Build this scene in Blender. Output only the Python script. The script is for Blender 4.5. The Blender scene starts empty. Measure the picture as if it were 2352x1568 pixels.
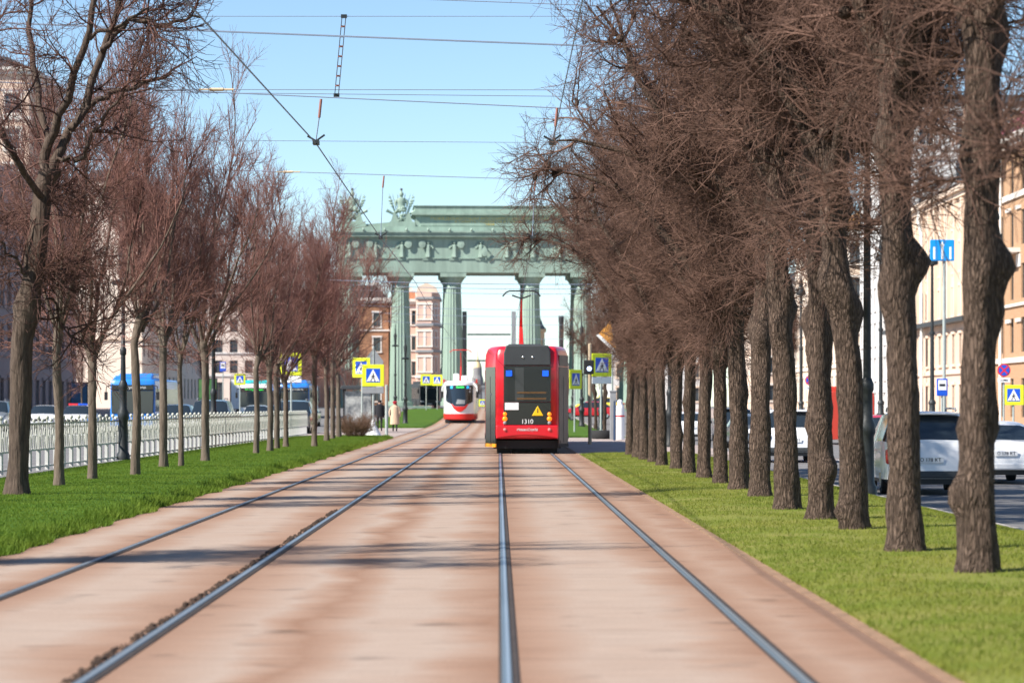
import bpy, bmesh, math, random
import numpy as np
from mathutils import Vector, Matrix
R = math.radians
random.seed(7)
rng = np.random.default_rng(11)
S = bpy.context.scene
COL = S.collection
# photo geometry in a 2352-wide frame: focal length in px, vanishing point, eye height
F, U0, V0, H = 6533.0, 1145.0, 932.0, 1.42
def gx(u, Y): return (u - U0) * Y / F
def gz(v, Y): return H - (v - V0) * Y / F
def G(y):                                  # the ground climbs gently towards the gate
    t = min(1, max(0, (y - 185) / 150)); return 1.2 * t * t * (3 - 2 * t)

# ------------------------------------------------------------------ materials
def M(name, col, rough=.6, metal=0., var=.15, scale=3., bump=0., bscale=40., stretch=(1, 1, 1), spec=.4, col2=None, emit=None, coat=0):
    m = bpy.data.materials.new(name); m.use_nodes = True
    n = m.node_tree; b = n.nodes['Principled BSDF']; L = n.links.new
    b.inputs['Roughness'].default_value = rough; b.inputs['Metallic'].default_value = metal
    b.inputs['Specular IOR Level'].default_value = spec
    if coat: b.inputs['Coat Weight'].default_value = coat; b.inputs['Coat Roughness'].default_value = .05
    tc = n.nodes.new('ShaderNodeTexCoord'); mp = n.nodes.new('ShaderNodeMapping')
    mp.inputs['Scale'].default_value = stretch; L(tc.outputs['Object'], mp.inputs['Vector'])
    if var or col2:
        nz = n.nodes.new('ShaderNodeTexNoise'); nz.inputs['Scale'].default_value = scale
        nz.inputs['Detail'].default_value = 6; nz.inputs['Roughness'].default_value = .65
        L(mp.outputs[0], nz.inputs['Vector'])
        rp = n.nodes.new('ShaderNodeValToRGB'); e = rp.color_ramp.elements
        e[0].position, e[1].position = .32, .68
        c2 = col2 or tuple(min(1, c * (1 + var)) for c in col)
        c1 = col if col2 else tuple(c * (1 - var) for c in col)
        e[0].color = (*c1, 1); e[1].color = (*c2, 1)
        L(nz.outputs['Fac'], rp.inputs['Fac']); L(rp.outputs['Color'], b.inputs['Base Color'])
    else: b.inputs['Base Color'].default_value = (*col, 1)
    if bump:
        n2 = n.nodes.new('ShaderNodeTexNoise'); n2.inputs['Scale'].default_value = bscale; n2.inputs['Detail'].default_value = 5
        L(mp.outputs[0], n2.inputs['Vector'])
        bp = n.nodes.new('ShaderNodeBump'); bp.inputs['Strength'].default_value = bump; bp.inputs['Distance'].default_value = .035
        L(n2.outputs['Fac'], bp.inputs['Height']); L(bp.outputs[0], b.inputs['Normal'])
    if emit:
        b.inputs['Emission Color'].default_value = (*emit[:3], 1); b.inputs['Emission Strength'].default_value = emit[3]
    return m
BARK = M('bark_grey', (.060, .043, .034), .95, col2=(.165, .118, .092), scale=38, bump=1, bscale=34, stretch=(1, 1, .25), spec=.15)
BARKY = M('bark_smooth', (.10, .077, .06), .9, col2=(.17, .132, .103), scale=22, bump=.6, bscale=20, stretch=(1, 1, .2), spec=.15)
def cracks(m, sc, zs):
    n = m.node_tree; b = n.nodes['Principled BSDF']; L = n.links.new; src = b.inputs['Base Color'].links[0].from_socket
    tc = n.nodes.new('ShaderNodeTexCoord'); mp = n.nodes.new('ShaderNodeMapping'); mp.inputs['Scale'].default_value = (1, 1, zs); L(tc.outputs['Object'], mp.inputs[0])
    wn = n.nodes.new('ShaderNodeTexNoise'); wn.inputs['Scale'].default_value = 6; L(mp.outputs[0], wn.inputs['Vector'])
    ad = n.nodes.new('ShaderNodeVectorMath'); ad.operation = 'MULTIPLY_ADD'; L(wn.outputs['Color'], ad.inputs[0]); ad.inputs[1].default_value = (.12, .12, .12); L(mp.outputs[0], ad.inputs[2])
    vo = n.nodes.new('ShaderNodeTexVoronoi'); vo.feature = 'DISTANCE_TO_EDGE'; vo.inputs['Scale'].default_value = sc; L(ad.outputs[0], vo.inputs['Vector'])
    rp = n.nodes.new('ShaderNodeValToRGB'); e = rp.color_ramp.elements; e[0].position = .0; e[0].color = (.52, .50, .48, 1); e[1].position = .25; e[1].color = (1.12, 1.1, 1.08, 1); L(vo.outputs['Distance'], rp.inputs['Fac'])
    mx = n.nodes.new('ShaderNodeMix'); mx.data_type = 'RGBA'; mx.blend_type = 'MULTIPLY'; mx.inputs['Factor'].default_value = 1; L(src, mx.inputs['A']); L(rp.outputs['Color'], mx.inputs['B']); L(mx.outputs['Result'], b.inputs['Base Color'])
    b2 = n.nodes.new('ShaderNodeBump'); b2.inputs['Strength'].default_value = .8; b2.inputs['Distance'].default_value = .03; L(rp.outputs['Color'], b2.inputs['Height'])
    old = b.inputs['Normal'].links; L(old[0].from_socket, b2.inputs['Normal']) if old else None; L(b2.outputs[0], b.inputs['Normal'])
cracks(BARK, 42, .16)
BARKD = M('bark_black', (.050, .036, .029), .95, col2=(.125, .092, .072), scale=24, bump=1, bscale=22, stretch=(1, 1, .16), spec=.15)
TWIG = M('twig_brown', (.128, .075, .057), .9, var=.55, scale=1.0, spec=.15)
TWIGR = M('twig_red', (.205, .104, .086), .9, var=.35, scale=1.2, spec=.15)
TWIGD = M('twig_dark', (.115, .062, .05), .9, var=.35, scale=1.5, spec=.15)
ASPH = M('asphalt', (.17, .165, .165), .9, var=.22, scale=.9, bump=.3, bscale=60, spec=.3)
ASPHG = M('asphalt_plain', (.17, .165, .16), .95, var=.2, scale=.05, spec=.2)
PAVE = M('paving', (.36, .29, .26), .9, var=.18, scale=1.2, bump=.2, bscale=30)
KERB = M('kerb_stone', (.36, .33, .31), .9, var=.2, scale=2, bump=.2)
SOIL = M('turf_soil', (.06, .12, .014), 1, var=.4, scale=2.5, spec=.1)
SOILR = M('turf_soil_dry', (.115, .155, .02), 1, col2=(.22, .205, .06), scale=1.1, spec=.1)
STEEL = M('rail_steel', (.15, .195, .23), .42, metal=.35, var=.2, scale=2, stretch=(1, .05, 1))
POLISH = M('rail_polished', (.42, .48, .52), .3, metal=.6, var=.15, scale=2, stretch=(1, .05, 1))
RAILSIDE = M('rail_rust', (.045, .034, .030), .9, var=.3, scale=6)
WIRE = M('wire_dark', (.22, .27, .35), .6, var=0)
INSUL = M('insulator_rust', (.30, .13, .10), .6, var=.2)
INSULY = M('insulator_cream', (.62, .47, .30), .5, var=.1)
IRON = M('cast_iron', (.022, .026, .028), .5, var=.2)
POSTG = M('post_grey', (.34, .38, .36), .55, var=.1)
POSTB = M('post_wood', (.42, .33, .22), .8, var=.2)
WHITEP = M('white_paint', (.72, .72, .68), .55, var=.06)
FENCEW = M('fence_white', (.58, .57, .54), .6, var=.1)
FENCEG = M('fence_rod', (.46, .46, .40), .6, var=.12)
GATE = M('gate_green', (.265, .36, .30), .62, var=.2, scale=1.1, stretch=(1, 1, .12), spec=.35)
GATED = M('gate_green_dark', (.20, .28, .23), .6, var=.15, scale=1.5)
GOLD = M('gold_letter', (.60, .47, .14), .4, metal=.3, var=0)
BRONZE = M('dark_bronze', (.06, .045, .05), .6, var=.1)
RED = M('tram_red', (.60, .009, .02), .28, var=0, spec=.5, coat=.4)
REDD = M('tram_red_plain', (.60, .022, .018), .4, var=0)
BLACKG = M('black_gloss', (.012, .013, .014), .12, var=0, spec=.6)
BLACK = M('black_matt', (.014, .014, .015), .7, var=0)
GREYD = M('grey_dark', (.045, .05, .054), .55, var=.1)
GREYM = M('grey_mid', (.25, .26, .27), .6, var=.1)
WHITET = M('tram_white', (.80, .79, .78), .3, var=0, coat=.3)
GLASS = M('car_glass', (.018, .026, .034), .06, var=0, spec=.8)
WINDG = M('window_glass', (.05, .065, .08), .1, var=.4, scale=.6, spec=.8)
CHROME = M('chrome', (.7, .7, .7), .2, metal=1, var=0)
RUBBER = M('rubber', (.02, .02, .021), .85, var=.1)
ORANGE = M('lamp_orange', (.9, .25, .01), .3, var=0, emit=(1, .2, .01, .6))
REDL = M('lamp_red', (.55, .01, .015), .25, var=0)
HEADL = M('headlamp', (.8, .82, .85), .12, var=0, spec=.8)
YELB = M('amber_plate', (.85, .33, .01), .5, var=0)
YEL = M('sign_yellow', (.72, .80, .02), .5, var=.04)
TRI = M('warning_yellow', (.85, .50, .01), .5, var=0)
BLUE = M('sign_blue', (.01, .085, .55), .4, var=0)
BLUEL = M('sign_light_blue', (.005, .28, .72), .4, var=0)
SBLUE = M('screen_blue', (.01, .07, .55), .3, var=0, emit=(.01, .12, .9, .5))
SGREEN = M('led_green', (.03, .5, .08), .4, var=0, emit=(.05, .8, .1, .7))
SWHITE = M('sign_white', (.8, .8, .8), .5, var=0)
SBLACK = M('sign_black', (.02, .02, .03), .5, var=0)
SRED = M('sign_red', (.65, .02, .03), .45, var=0)
SKIN = M('skin', (.55, .33, .25), .6, var=.05)
COAT = M('coat_beige', (.58, .42, .29), .9, var=.12, scale=6, bump=.3)
DARKC = M('dark_cloth', (.016, .016, .02), .9, var=.2)
BERET = M('beret_red', (.35, .015, .03), .9, var=.1)

# ------------------------------------------------------------------ mesh helpers
class MB:
    def __init__(s): s.v = []; s.f = []; s.m = []; s.cur = 0
    def add(s, vs, fs):
        o = len(s.v); s.v += [tuple(p) for p in vs]
        for f in fs: s.f.append(tuple(i + o for i in f)); s.m.append(s.cur)
        return s
    def quad(s, a, b, c, d): return s.add([a, b, c, d], [(0, 1, 2, 3)])
    def box(s, x0, x1, y0, y1, z0, z1, mat=None):
        p = [(x0, y0, z0), (x1, y0, z0), (x1, y1, z0), (x0, y1, z0), (x0, y0, z1), (x1, y0, z1), (x1, y1, z1), (x0, y1, z1)]
        if mat is not None: p = [tuple(mat @ Vector(q)) for q in p]
        return s.add(p, [(0, 3, 2, 1), (4, 5, 6, 7), (0, 1, 5, 4), (1, 2, 6, 5), (2, 3, 7, 6), (3, 0, 4, 7)])
    def tube(s, pts, rs, n=8, caps=True):
        pts = [Vector(p) for p in pts]
        if not hasattr(rs, '__len__'): rs = [rs] * len(pts)
        vs = []; prev = None
        for i, p in enumerate(pts):
            t = (pts[min(i + 1, len(pts) - 1)] - pts[max(i - 1, 0)]).normalized()
            a = (prev - t * prev.dot(t)) if prev is not None else t.cross(Vector((0, 1, 0)) if abs(t.y) < .9 else Vector((1, 0, 0)))
            a.normalize(); prev = a; b = t.cross(a)
            vs += [p + (a * math.cos(k * 2 * math.pi / n) + b * math.sin(k * 2 * math.pi / n)) * rs[i] for k in range(n)]
        fs = [(i * n + k, i * n + (k + 1) % n, (i + 1) * n + (k + 1) % n, (i + 1) * n + k) for i in range(len(pts) - 1) for k in range(n)]
        if caps: fs += [tuple(range(n))[::-1], tuple((len(pts) - 1) * n + k for k in range(n))]
        return s.add(vs, fs)
    def lathe(s, prof, n=16, c=(0, 0, 0), sx=1, sy=1, flute=0):
        vs = []
        for r, z in prof:
            for k in range(n):
                a = k * 2 * math.pi / n; rr = r * (1 - flute * (k % 2))
                vs.append((c[0] + rr * math.cos(a) * sx, c[1] + rr * math.sin(a) * sy, c[2] + z))
        fs = [(i * n + k, i * n + (k + 1) % n, (i + 1) * n + (k + 1) % n, (i + 1) * n + k) for i in range(len(prof) - 1) for k in range(n)]
        fs += [tuple(range(n))[::-1], tuple((len(prof) - 1) * n + k for k in range(n))]
        return s.add(vs, fs)
    def prism(s, poly, y0, y1, mat=None):                       # polygon in x,z swept along y
        n = len(poly)
        vs = [(x, y0, z) for x, z in poly] + [(x, y1, z) for x, z in poly]
        if mat is not None: vs = [tuple(mat @ Vector(q)) for q in vs]
        return s.add(vs, [tuple(range(n)), tuple(range(2 * n - 1, n - 1, -1))] + [(i, i + n, (i + 1) % n + n, (i + 1) % n) for i in range(n)])
    def ball(s, c, rx, ry, rz, n=12, k=8, mat=None):
        vs = []
        for i in range(k + 1):
            th = math.pi * i / k
            for j in range(n):
                a = 2 * math.pi * j / n
                p = Vector((rx * math.sin(th) * math.cos(a), ry * math.sin(th) * math.sin(a), -rz * math.cos(th)))
                if mat is not None: p = mat @ p
                vs.append(tuple(p + Vector(c)))
        return s.add(vs, [(i * n + j, i * n + (j + 1) % n, (i + 1) * n + (j + 1) % n, (i + 1) * n + j) for i in range(k) for j in range(n)])
    def mesh(s, name, mats):
        me = bpy.data.meshes.new(name); me.from_pydata(s.v, [], s.f)
        for m in (mats if isinstance(mats, (list, tuple)) else [mats]): me.materials.append(m)
        if max(s.m, default=0) > 0: me.polygons.foreach_set('material_index', s.m)
        me.update(); return me
    def build(s, name, mats, parent=None, smooth=False, bevel=0, loc=None):
        me = s.mesh(name, mats); return link(name, me, parent, smooth, bevel, loc)
def link(name, me, parent=None, smooth=False, bevel=0, loc=None, rz=0):
    o = bpy.data.objects.new(name, me); COL.objects.link(o)
    if parent is not None: o.parent = parent
    if loc: o.location = loc
    if rz: o.rotation_euler = (0, 0, rz)
    if smooth and me is not None:
        me.polygons.foreach_set('use_smooth', [True] * len(me.polygons))
        try: me.set_sharp_from_angle(angle=R(38))
        except Exception: pass
    if bevel:
        b = o.modifiers.new('Bevel', 'BEVEL'); b.width = bevel; b.segments = 2; b.limit_method = 'ANGLE'; b.angle_limit = R(35)
    return o
def npmesh(name, V, Q, mat, smooth=False):
    me = bpy.data.meshes.new(name); k = Q.shape[1]
    me.vertices.add(len(V)); me.vertices.foreach_set('co', V.astype(np.float32).ravel())
    me.loops.add(Q.size); me.loops.foreach_set('vertex_index', Q.astype(np.int32).ravel())
    me.polygons.add(len(Q)); me.polygons.foreach_set('loop_start', np.arange(0, Q.size, k, dtype=np.int32))
    me.polygons.foreach_set('loop_total', np.full(len(Q), k, np.int32))
    if smooth: me.polygons.foreach_set('use_smooth', np.ones(len(Q), bool))
    me.materials.append(mat); me.update(calc_edges=True); return me
def thing(name, label, cat, loc=(0, 0, 0), rz=0, group=None):
    o = bpy.data.objects.new(name, None); COL.objects.link(o); o.empty_display_size = .3
    o.location = loc; o.rotation_euler = (0, 0, rz); return tag(o, label, cat, group)
def tag(o, label, cat, group=None):
    o['label'] = label; o['category'] = cat
    if group: o['group'] = group
    return o
def struct(o, kind='structure'): o['kind'] = kind; return o
def dup(root, loc, rz, label, group=None, scale=None):
    def cp(o, p):
        c = o.copy(); COL.objects.link(c)
        if p is not None: c.parent = p
        for ch in o.children: cp(ch, c)
        return c
    r = cp(root, None); r.location = loc; r.rotation_euler = (0, 0, rz); r['label'] = label
    if group: r['group'] = group
    if scale: r.scale = scale
    return r
def text_mesh(body, size, extr=.01, align='CENTER', w=None):
    c = bpy.data.curves.new('txt', 'FONT'); c.body = body; c.size = size; c.extrude = extr; c.align_x = align; c.align_y = 'CENTER'
    o = bpy.data.objects.new('txt', c); COL.objects.link(o)
    dg = bpy.context.evaluated_depsgraph_get(); me = bpy.data.meshes.new_from_object(o.evaluated_get(dg))
    bpy.data.objects.remove(o)
    xs = [v.co.x for v in me.vertices]
    if w and xs:
        k = w / (max(xs) - min(xs))
        for v in me.vertices: v.co.x *= k
    for v in me.vertices: v.co = Vector((v.co.x, -v.co.z, v.co.y))        # stand it up facing -y
    me.update(); return me
def text(name, body, size, mat, parent, loc, extr=.01, w=None, rz=0):
    me = text_mesh(body, size, extr, w=w); me.materials.clear(); me.materials.append(mat)
    return link(name, me, parent, loc=loc, rz=rz)
ORD = ['nearest', 'second', 'third', 'fourth', 'fifth', 'sixth', 'seventh', 'eighth', 'ninth', 'tenth', 'eleventh', 'twelfth', 'thirteenth',
       'fourteenth', 'fifteenth', 'sixteenth', 'seventeenth', 'eighteenth', 'nineteenth', 'twentieth']

# ------------------------------------------------------------------ camera, sky, sun
cam = bpy.data.cameras.new('camera'); co = bpy.data.objects.new('camera', cam); COL.objects.link(co); S.camera = co
co.location = (0, 0, H); co.rotation_euler = (R(90), 0, 0)
cam.lens = 100; cam.sensor_width = 36; cam.shift_x = (1176 - U0) / 2352; cam.shift_y = (V0 - 784) / 2352
cam.clip_start = .5; cam.clip_end = 9000
cam.dof.use_dof = True; cam.dof.focus_distance = 52; cam.dof.aperture_fstop = 3.0
AZ, EL = 61, 41
W = bpy.data.worlds.new('World'); S.world = W; W.use_nodes = True
sk = W.node_tree.nodes.new('ShaderNodeTexSky'); sk.sky_type = 'NISHITA'; sk.sun_disc = False
sk.sun_elevation = R(EL); sk.sun_rotation = R(180 + AZ); sk.ozone_density = 1.7; sk.air_density = .8; sk.dust_density = 0
tint = W.node_tree.nodes.new('ShaderNodeMix'); tint.data_type = 'RGBA'; tint.blend_type = 'MULTIPLY'; tint.inputs['Factor'].default_value = 1
W.node_tree.links.new(sk.outputs[0], tint.inputs['A']); tint.inputs['B'].default_value = (.98, 1.06, 1.10, 1)
W.node_tree.links.new(tint.outputs['Result'], W.node_tree.nodes['Background'].inputs[0])
W.node_tree.nodes['Background'].inputs[1].default_value = .085
sl = bpy.data.lights.new('sun', 'SUN'); sl.energy = 5; sl.angle = R(.53); sl.color = (1, .94, .85)
so = bpy.data.objects.new('sun', sl); COL.objects.link(so)
so.rotation_euler = Vector((-math.sin(R(AZ)) * math.cos(R(EL)), -math.cos(R(AZ)) * math.cos(R(EL)), math.sin(R(EL)))).to_track_quat('Z', 'Y').to_euler()
S.view_settings.view_transform = 'Standard'; S.view_settings.look = 'None'; S.view_settings.exposure = .9; S.view_settings.gamma = 1

# ------------------------------------------------------------------ ground
YS = [-40, -10, 0, 10, 20, 30, 40, 60, 80, 100, 127, 150, 170, 185, 195, 205, 215, 225, 240, 255, 270, 285, 300, 320, 340, 400, 500, 700, 1000]
def strip(name, prof, y0, y1, mat, rise=True, parent=None, ys=None, smooth=False):
    st = [y0] + [y for y in (ys or YS) if y0 + 1e-3 < y < y1 - 1e-3] + [y1]; n = len(prof)
    vs = [(x, y, z + (G(y) if rise else 0)) for y in st for x, z in prof]
    fs = [(i * n + k, i * n + k + 1, (i + 1) * n + k + 1, (i + 1) * n + k) for i in range(len(st) - 1) for k in range(n - 1)]
    fs += [tuple(range(n))[::-1], tuple((len(st) - 1) * n + k for k in range(n))]
    mb = MB().add(vs, fs); return mb.build(name, mat, parent, smooth)
g = strip('ground', [(-4000, -.55), (-60, -.55), (60, -.55), (4000, -.55)], -60, 6000, ASPHG, ys=YS + [1500, 2500]); struct(g)
struct(strip('road_left', [(-33, -.6), (-33, 0), (-9.52, 0), (-9.52, -.6)], -40, 1000, ASPH))
struct(strip('sidewalk_left', [(-46, -.6), (-46, .14), (-33.05, .14), (-33.05, -.6)], -40, 1000, PAVE))
struct(strip('road_right', [(7.2, -.6), (7.2, -.4), (20, -.4), (20, -.6)], -40, 1000, ASPH))
struct(strip('sidewalk_right', [(20.05, -.6), (20.05, -.26), (40, -.26), (40, -.6)], -40, 1000, PAVE))
for (a, b) in ((127, 182),): struct(strip('crossing_paving', [(-9.5, -.6), (-9.5, .01), (-4.76, .01), (-4.76, -.6)], a, b, PAVE))
struct(strip('crossing_paving', [(2.30, -.6), (2.30, .01), (7.15, .01), (7.15, -.6)], 83, 127, PAVE))

# track bed: pinkish concrete, rust colour near the rails
def track_mat():
    m = bpy.data.materials.new('track_concrete'); m.use_nodes = True; n = m.node_tree; b = n.nodes['Principled BSDF']; L = n.links.new
    b.inputs['Roughness'].default_value = .9; b.inputs['Specular IOR Level'].default_value = .2
    tc = n.nodes.new('ShaderNodeTexCoord'); sep = n.nodes.new('ShaderNodeSeparateXYZ'); L(tc.outputs['Object'], sep.inputs[0])
    def math_(op, a, bb=None, c=None):
        k = n.nodes.new('ShaderNodeMath'); k.operation = op
        for i, q in enumerate((a, bb, c)):
            if q is None: continue
            if isinstance(q, (int, float)): k.inputs[i].default_value = q
            else: L(q, k.inputs[i])
        return k.outputs[0]
    nz = n.nodes.new('ShaderNodeTexNoise'); nz.inputs['Scale'].default_value = 1; nz.inputs['Detail'].default_value = 7; nz.inputs['Roughness'].default_value = .6
    mp = n.nodes.new('ShaderNodeMapping'); mp.inputs['Scale'].default_value = (.55, .5, 1); L(tc.outputs['Object'], mp.inputs[0]); L(mp.outputs[0], nz.inputs['Vector'])
    fine = n.nodes.new('ShaderNodeTexNoise'); fine.inputs['Scale'].default_value = 9; fine.inputs['Detail'].default_value = 8
    mp2 = n.nodes.new('ShaderNodeMapping'); mp2.inputs['Scale'].default_value = (.22, 1.1, 1); L(tc.outputs['Object'], mp2.inputs[0]); L(mp2.outputs[0], fine.inputs['Vector'])
    wob = math_('MULTIPLY', math_('SUBTRACT', nz.outputs['Fac'], .5), .8)
    x = math_('ADD', sep.outputs['X'], wob)
    tot = None
    for xr, wd in ((-3.70, .5), (-2.14, .62), (-1.2, .35), (.045, .55), (1.574, .5), (2.2, .6), (-4.75, .4)):
        d = math_('DIVIDE', math_('ABSOLUTE', math_('SUBTRACT', x, xr)), wd)
        q = math_('MAXIMUM', math_('SUBTRACT', 1, d), 0)
        tot = q if tot is None else math_('MAXIMUM', tot, q)
    rp = n.nodes.new('ShaderNodeValToRGB'); e = rp.color_ramp.elements
    e[0].position = 0; e[0].color = (.36, .276, .222, 1); e[1].position = 1; e[1].color = (.235, .128, .08, 1)
    mid = rp.color_ramp.elements.new(.45); mid.color = (.31, .202, .145, 1)
    fac = math_('ADD', math_('MULTIPLY', tot, .8), math_('MULTIPLY', math_('SUBTRACT', nz.outputs['Fac'], .45), .55))
    L(fac, rp.inputs['Fac'])
    # slab joints every 2 m
    fr = math_('FRACT', math_('MULTIPLY', sep.outputs['Y'], .5)); j = math_('LESS_THAN', fr, .012)
    k = math_('MULTIPLY', math_('SUBTRACT', 1, math_('MULTIPLY', j, .35)), math_('MULTIPLY_ADD', fine.outputs['Fac'], .40, .80))
    gr = n.nodes.new('ShaderNodeTexNoise'); gr.inputs['Scale'].default_value = 45; gr.inputs['Detail'].default_value = 3; L(tc.outputs['Object'], gr.inputs['Vector'])
    k = math_('MULTIPLY', k, math_('MULTIPLY_ADD', gr.outputs['Fac'], .5, .75))
    st = n.nodes.new('ShaderNodeTexNoise'); st.inputs['Scale'].default_value = 1.7; st.inputs['Detail'].default_value = 2; L(tc.outputs['Object'], st.inputs['Vector'])
    k = math_('MULTIPLY', k, math_('SUBTRACT', 1, math_('MULTIPLY', math_('MAXIMUM', math_('SUBTRACT', st.outputs['Fac'], .62), 0), 2.6)))
    mx = n.nodes.new('ShaderNodeVectorMath'); mx.operation = 'SCALE'; L(rp.outputs['Color'], mx.inputs[0]); L(k, mx.inputs['Scale'])
    L(mx.outputs[0], b.inputs['Base Color'])
    bp = n.nodes.new('ShaderNodeBump'); bp.inputs['Strength'].default_value = .25; bp.inputs['Distance'].default_value = .02
    L(fine.outputs['Fac'], bp.inputs['Height']); L(bp.outputs[0], b.inputs['Normal'])
    return m
TRACK = track_mat()
struct(strip('track_bed', [(-4.75, -.6), (-4.75, 0), (2.29, 0), (2.29, -.6)], -40, 1000, TRACK))
struct(strip('grass_bank_left', [(-9.5, -.6), (-9.5, .05), (-8, .12), (-5.6, .12), (-4.95, .085), (-4.74, .0), (-4.74, -.6)], -30, 127, SOIL))
struct(strip('grass_bank_left', [(-9.5, -.6), (-9.5, .05), (-8, .12), (-5.6, .12), (-4.95, .085), (-4.74, .0), (-4.74, -.6)], 182, 300, SOIL))
PR = [(2.38, -.6), (2.38, .035), (2.9, .07), (5.2, .09), (5.8, .02), (7.0, -.27), (7.0, -.6)]
struct(strip('grass_bank_right', PR, -30, 82.5, SOILR))
struct(strip('grass_bank_right', PR, 127.5, 300, SOIL))
struct(strip('kerb_right', [(7.02, -.6), (7.02, -.26), (7.19, -.26), (7.19, -.6)], -40, 300, KERB))
struct(strip('track_kerb', [(2.295, -.5), (2.295, .012), (2.375, .012), (2.375, -.5)], -40, 300, M('kerb_rusty', (.26, .16, .10), .9, var=.3, scale=3)))
# road markings on the right road and a crossing
mk = MB()
for i in range(30): mk.box(13.55, 13.68, 30 + i * 8, 33 + i * 8, -.398, -.394)
for i in range(10): mk.box(7.8 + i * 1.2, 8.4 + i * 1.2, 92, 96, -.398, -.394)
for i in range(10): mk.box(-32 + i * 2.2, -31.2 + i * 2.2, 137, 141, .002, .006)
struct(mk.build('road_marking', SWHITE))

# rails
def rail(x, label):
    t = thing('tram_rail', label, 'rail', (x, 0, 0), 0, 'tram rails in the concrete bed')
    strip('rail_head', [(-.027, .002), (-.027, .012), (-.023, .0145), (.023, .0145), (.027, .012), (.027, .002)], -30, 420, STEEL, parent=t, smooth=False)
    strip('running_band', [(-.004, .0146), (-.004, .0152), (.017, .0152), (.017, .0146)], -30, 420, POLISH, parent=t)
    sgn = 1
    strip('flange_groove', [(-.044, .001), (-.044, .005), (-.034, .008), (.06, .008), (.066, .005), (.066, .001)], -30, 420, RAILSIDE, parent=t)
rail(-3.70, 'leftmost tram rail, running along the grass bank under the young trees')
rail(-2.14, 'second tram rail from the left, clods of dirt along its groove')
rail(.045, 'blue grey tram rail running straight up to the red tram left wheels')
rail(1.574, 'rightmost tram rail, curving off to the lower right beside the grass')

# clods of earth in the groove of the second rail
cl = MB()
for i in range(900):
    y = 9 + 30 * random.random() ** 1.2; s = random.uniform(.006, .018) * (.6 + .6 * abs(math.sin(y * 1.3)))
    cl.ball((-2.14 + random.uniform(-.10, -.04), y, s * .4), s * 1.3, s * 1.6, s, 5, 3)
struct(cl.build('dirt_clods', M('clod', (.055, .034, .024), 1, var=.4)), 'stuff')

# grass blades
RB = [(2245, 1310), (2080, 1262), (1962, 1212), (1885, 1190), (1808, 1167), (1745, 1138), (1698, 1122), (1655, 1108), (1617, 1096), (1583, 1085), (1554, 1075), (1520, 1067), (1501, 1060), (1480, 1054), (1464, 1049), (1448, 1043)]
def blades(name, n, xf, y0, y1, power, hh, ww, mat, zf, worn=0):
    u = rng.random(n); y = y0 + (y1 - y0) * u ** power; x = xf(rng.random(n), y)
    if worn:                                  # thin the turf in worn patches and round the trunks
        f = np.sin(x * 2.1 + np.sin(y * .7) * 1.3) * np.sin(y * .9 + np.sin(x * 1.7)) + .5 * np.sin(y * 2.7 + x * 3.1)
        keep = rng.random(n) > np.clip((f - .35) * 1.3, 0, .75)
        tr = np.array([(gx(a, F * 1.335 / (b - V0)), F * 1.335 / (b - V0)) for a, b in RB])
        dm = np.min((x[:, None] - tr[None, :, 0]) ** 2 + (y[:, None] - tr[None, :, 1]) ** 2, 1); keep &= rng.random(n) > .85 * np.exp(-dm / .16)
        x, y = x[keep], y[keep]; n = len(x)
    a = rng.random(n) * 6.28; h = hh * (.5 + rng.random(n)) ; w = ww * (.6 + .8 * rng.random(n)); t = rng.normal(0, .45, (n, 2))
    p = np.stack([x, y, zf(x)], 1); d = np.stack([np.cos(a), np.sin(a), 0 * a], 1) * w[:, None]
    top = p + np.stack([t[:, 0] * h, t[:, 1] * h, h], 1)
    V = np.stack([p - d, p + d, top], 1).reshape(-1, 3); Q = np.arange(3 * n).reshape(n, 3)
    o = link(name, npmesh(name, V, Q, mat)); return struct(o, 'stuff')
def blade_mat(name, c1, c2, sc):
    m = M(name, c1, .75, col2=c2, scale=sc, spec=.25); n = m.node_tree; b = n.nodes['Principled BSDF']; tl = n.nodes.new('ShaderNodeBsdfTranslucent'); mx = n.nodes.new('ShaderNodeMixShader'); mx.inputs[0].default_value = .4
    n.links.new(b.inputs['Base Color'].links[0].from_socket, tl.inputs['Color']); n.links.new(b.outputs[0], mx.inputs[1]); n.links.new(tl.outputs[0], mx.inputs[2]); n.links.new(mx.outputs[0], n.nodes['Material Output'].inputs[0]); return m
GRL = blade_mat('grass_deep', (.080, .15, .010), (.165, .235, .026), .8)
GRR = blade_mat('grass_bright', (.12, .178, .016), (.26, .262, .045), .6)
PRX, PRZ = [p[0] for p in PR[1:6]], [p[1] for p in PR[1:6]]
blades('grass_right', 260000, lambda u, y: 2.33 + 4.63 * u, 11, 82.5, 1.7, .030, .0042, GRR, lambda x: np.interp(x, PRX, PRZ) - .004, 1)
LX, LZ = [-9.5, -8, -5.6, -4.95, -4.72], [.05, .12, .12, .085, .0]
blades('grass_left', 300000, lambda u, y: -9.45 + 4.75 * u, 26, 127, 1.5, .026, .0050, GRL, lambda x: np.interp(x, LX, LZ) - .004)
blades('grass_edge_tufts', 22000, lambda u, y: -4.74 - .32 * u ** 1.6 + .10 * np.sin(y * 2.1) * np.sin(y * .77) + .05, 20, 127, 1.4, .075, .008, GRL, lambda x: np.interp(x, LX, LZ) - .004)
blades('grass_far', 30000, lambda u, y: np.where(rng.random(len(u)) < .6, -9.4 + 4.6 * u, 2.4 + 4.5 * u), 127.5, 182, 1, .06, .02, GRL, lambda x: np.interp(x, LX + PRX, LZ + PRZ) - .004) if False else None

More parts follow.
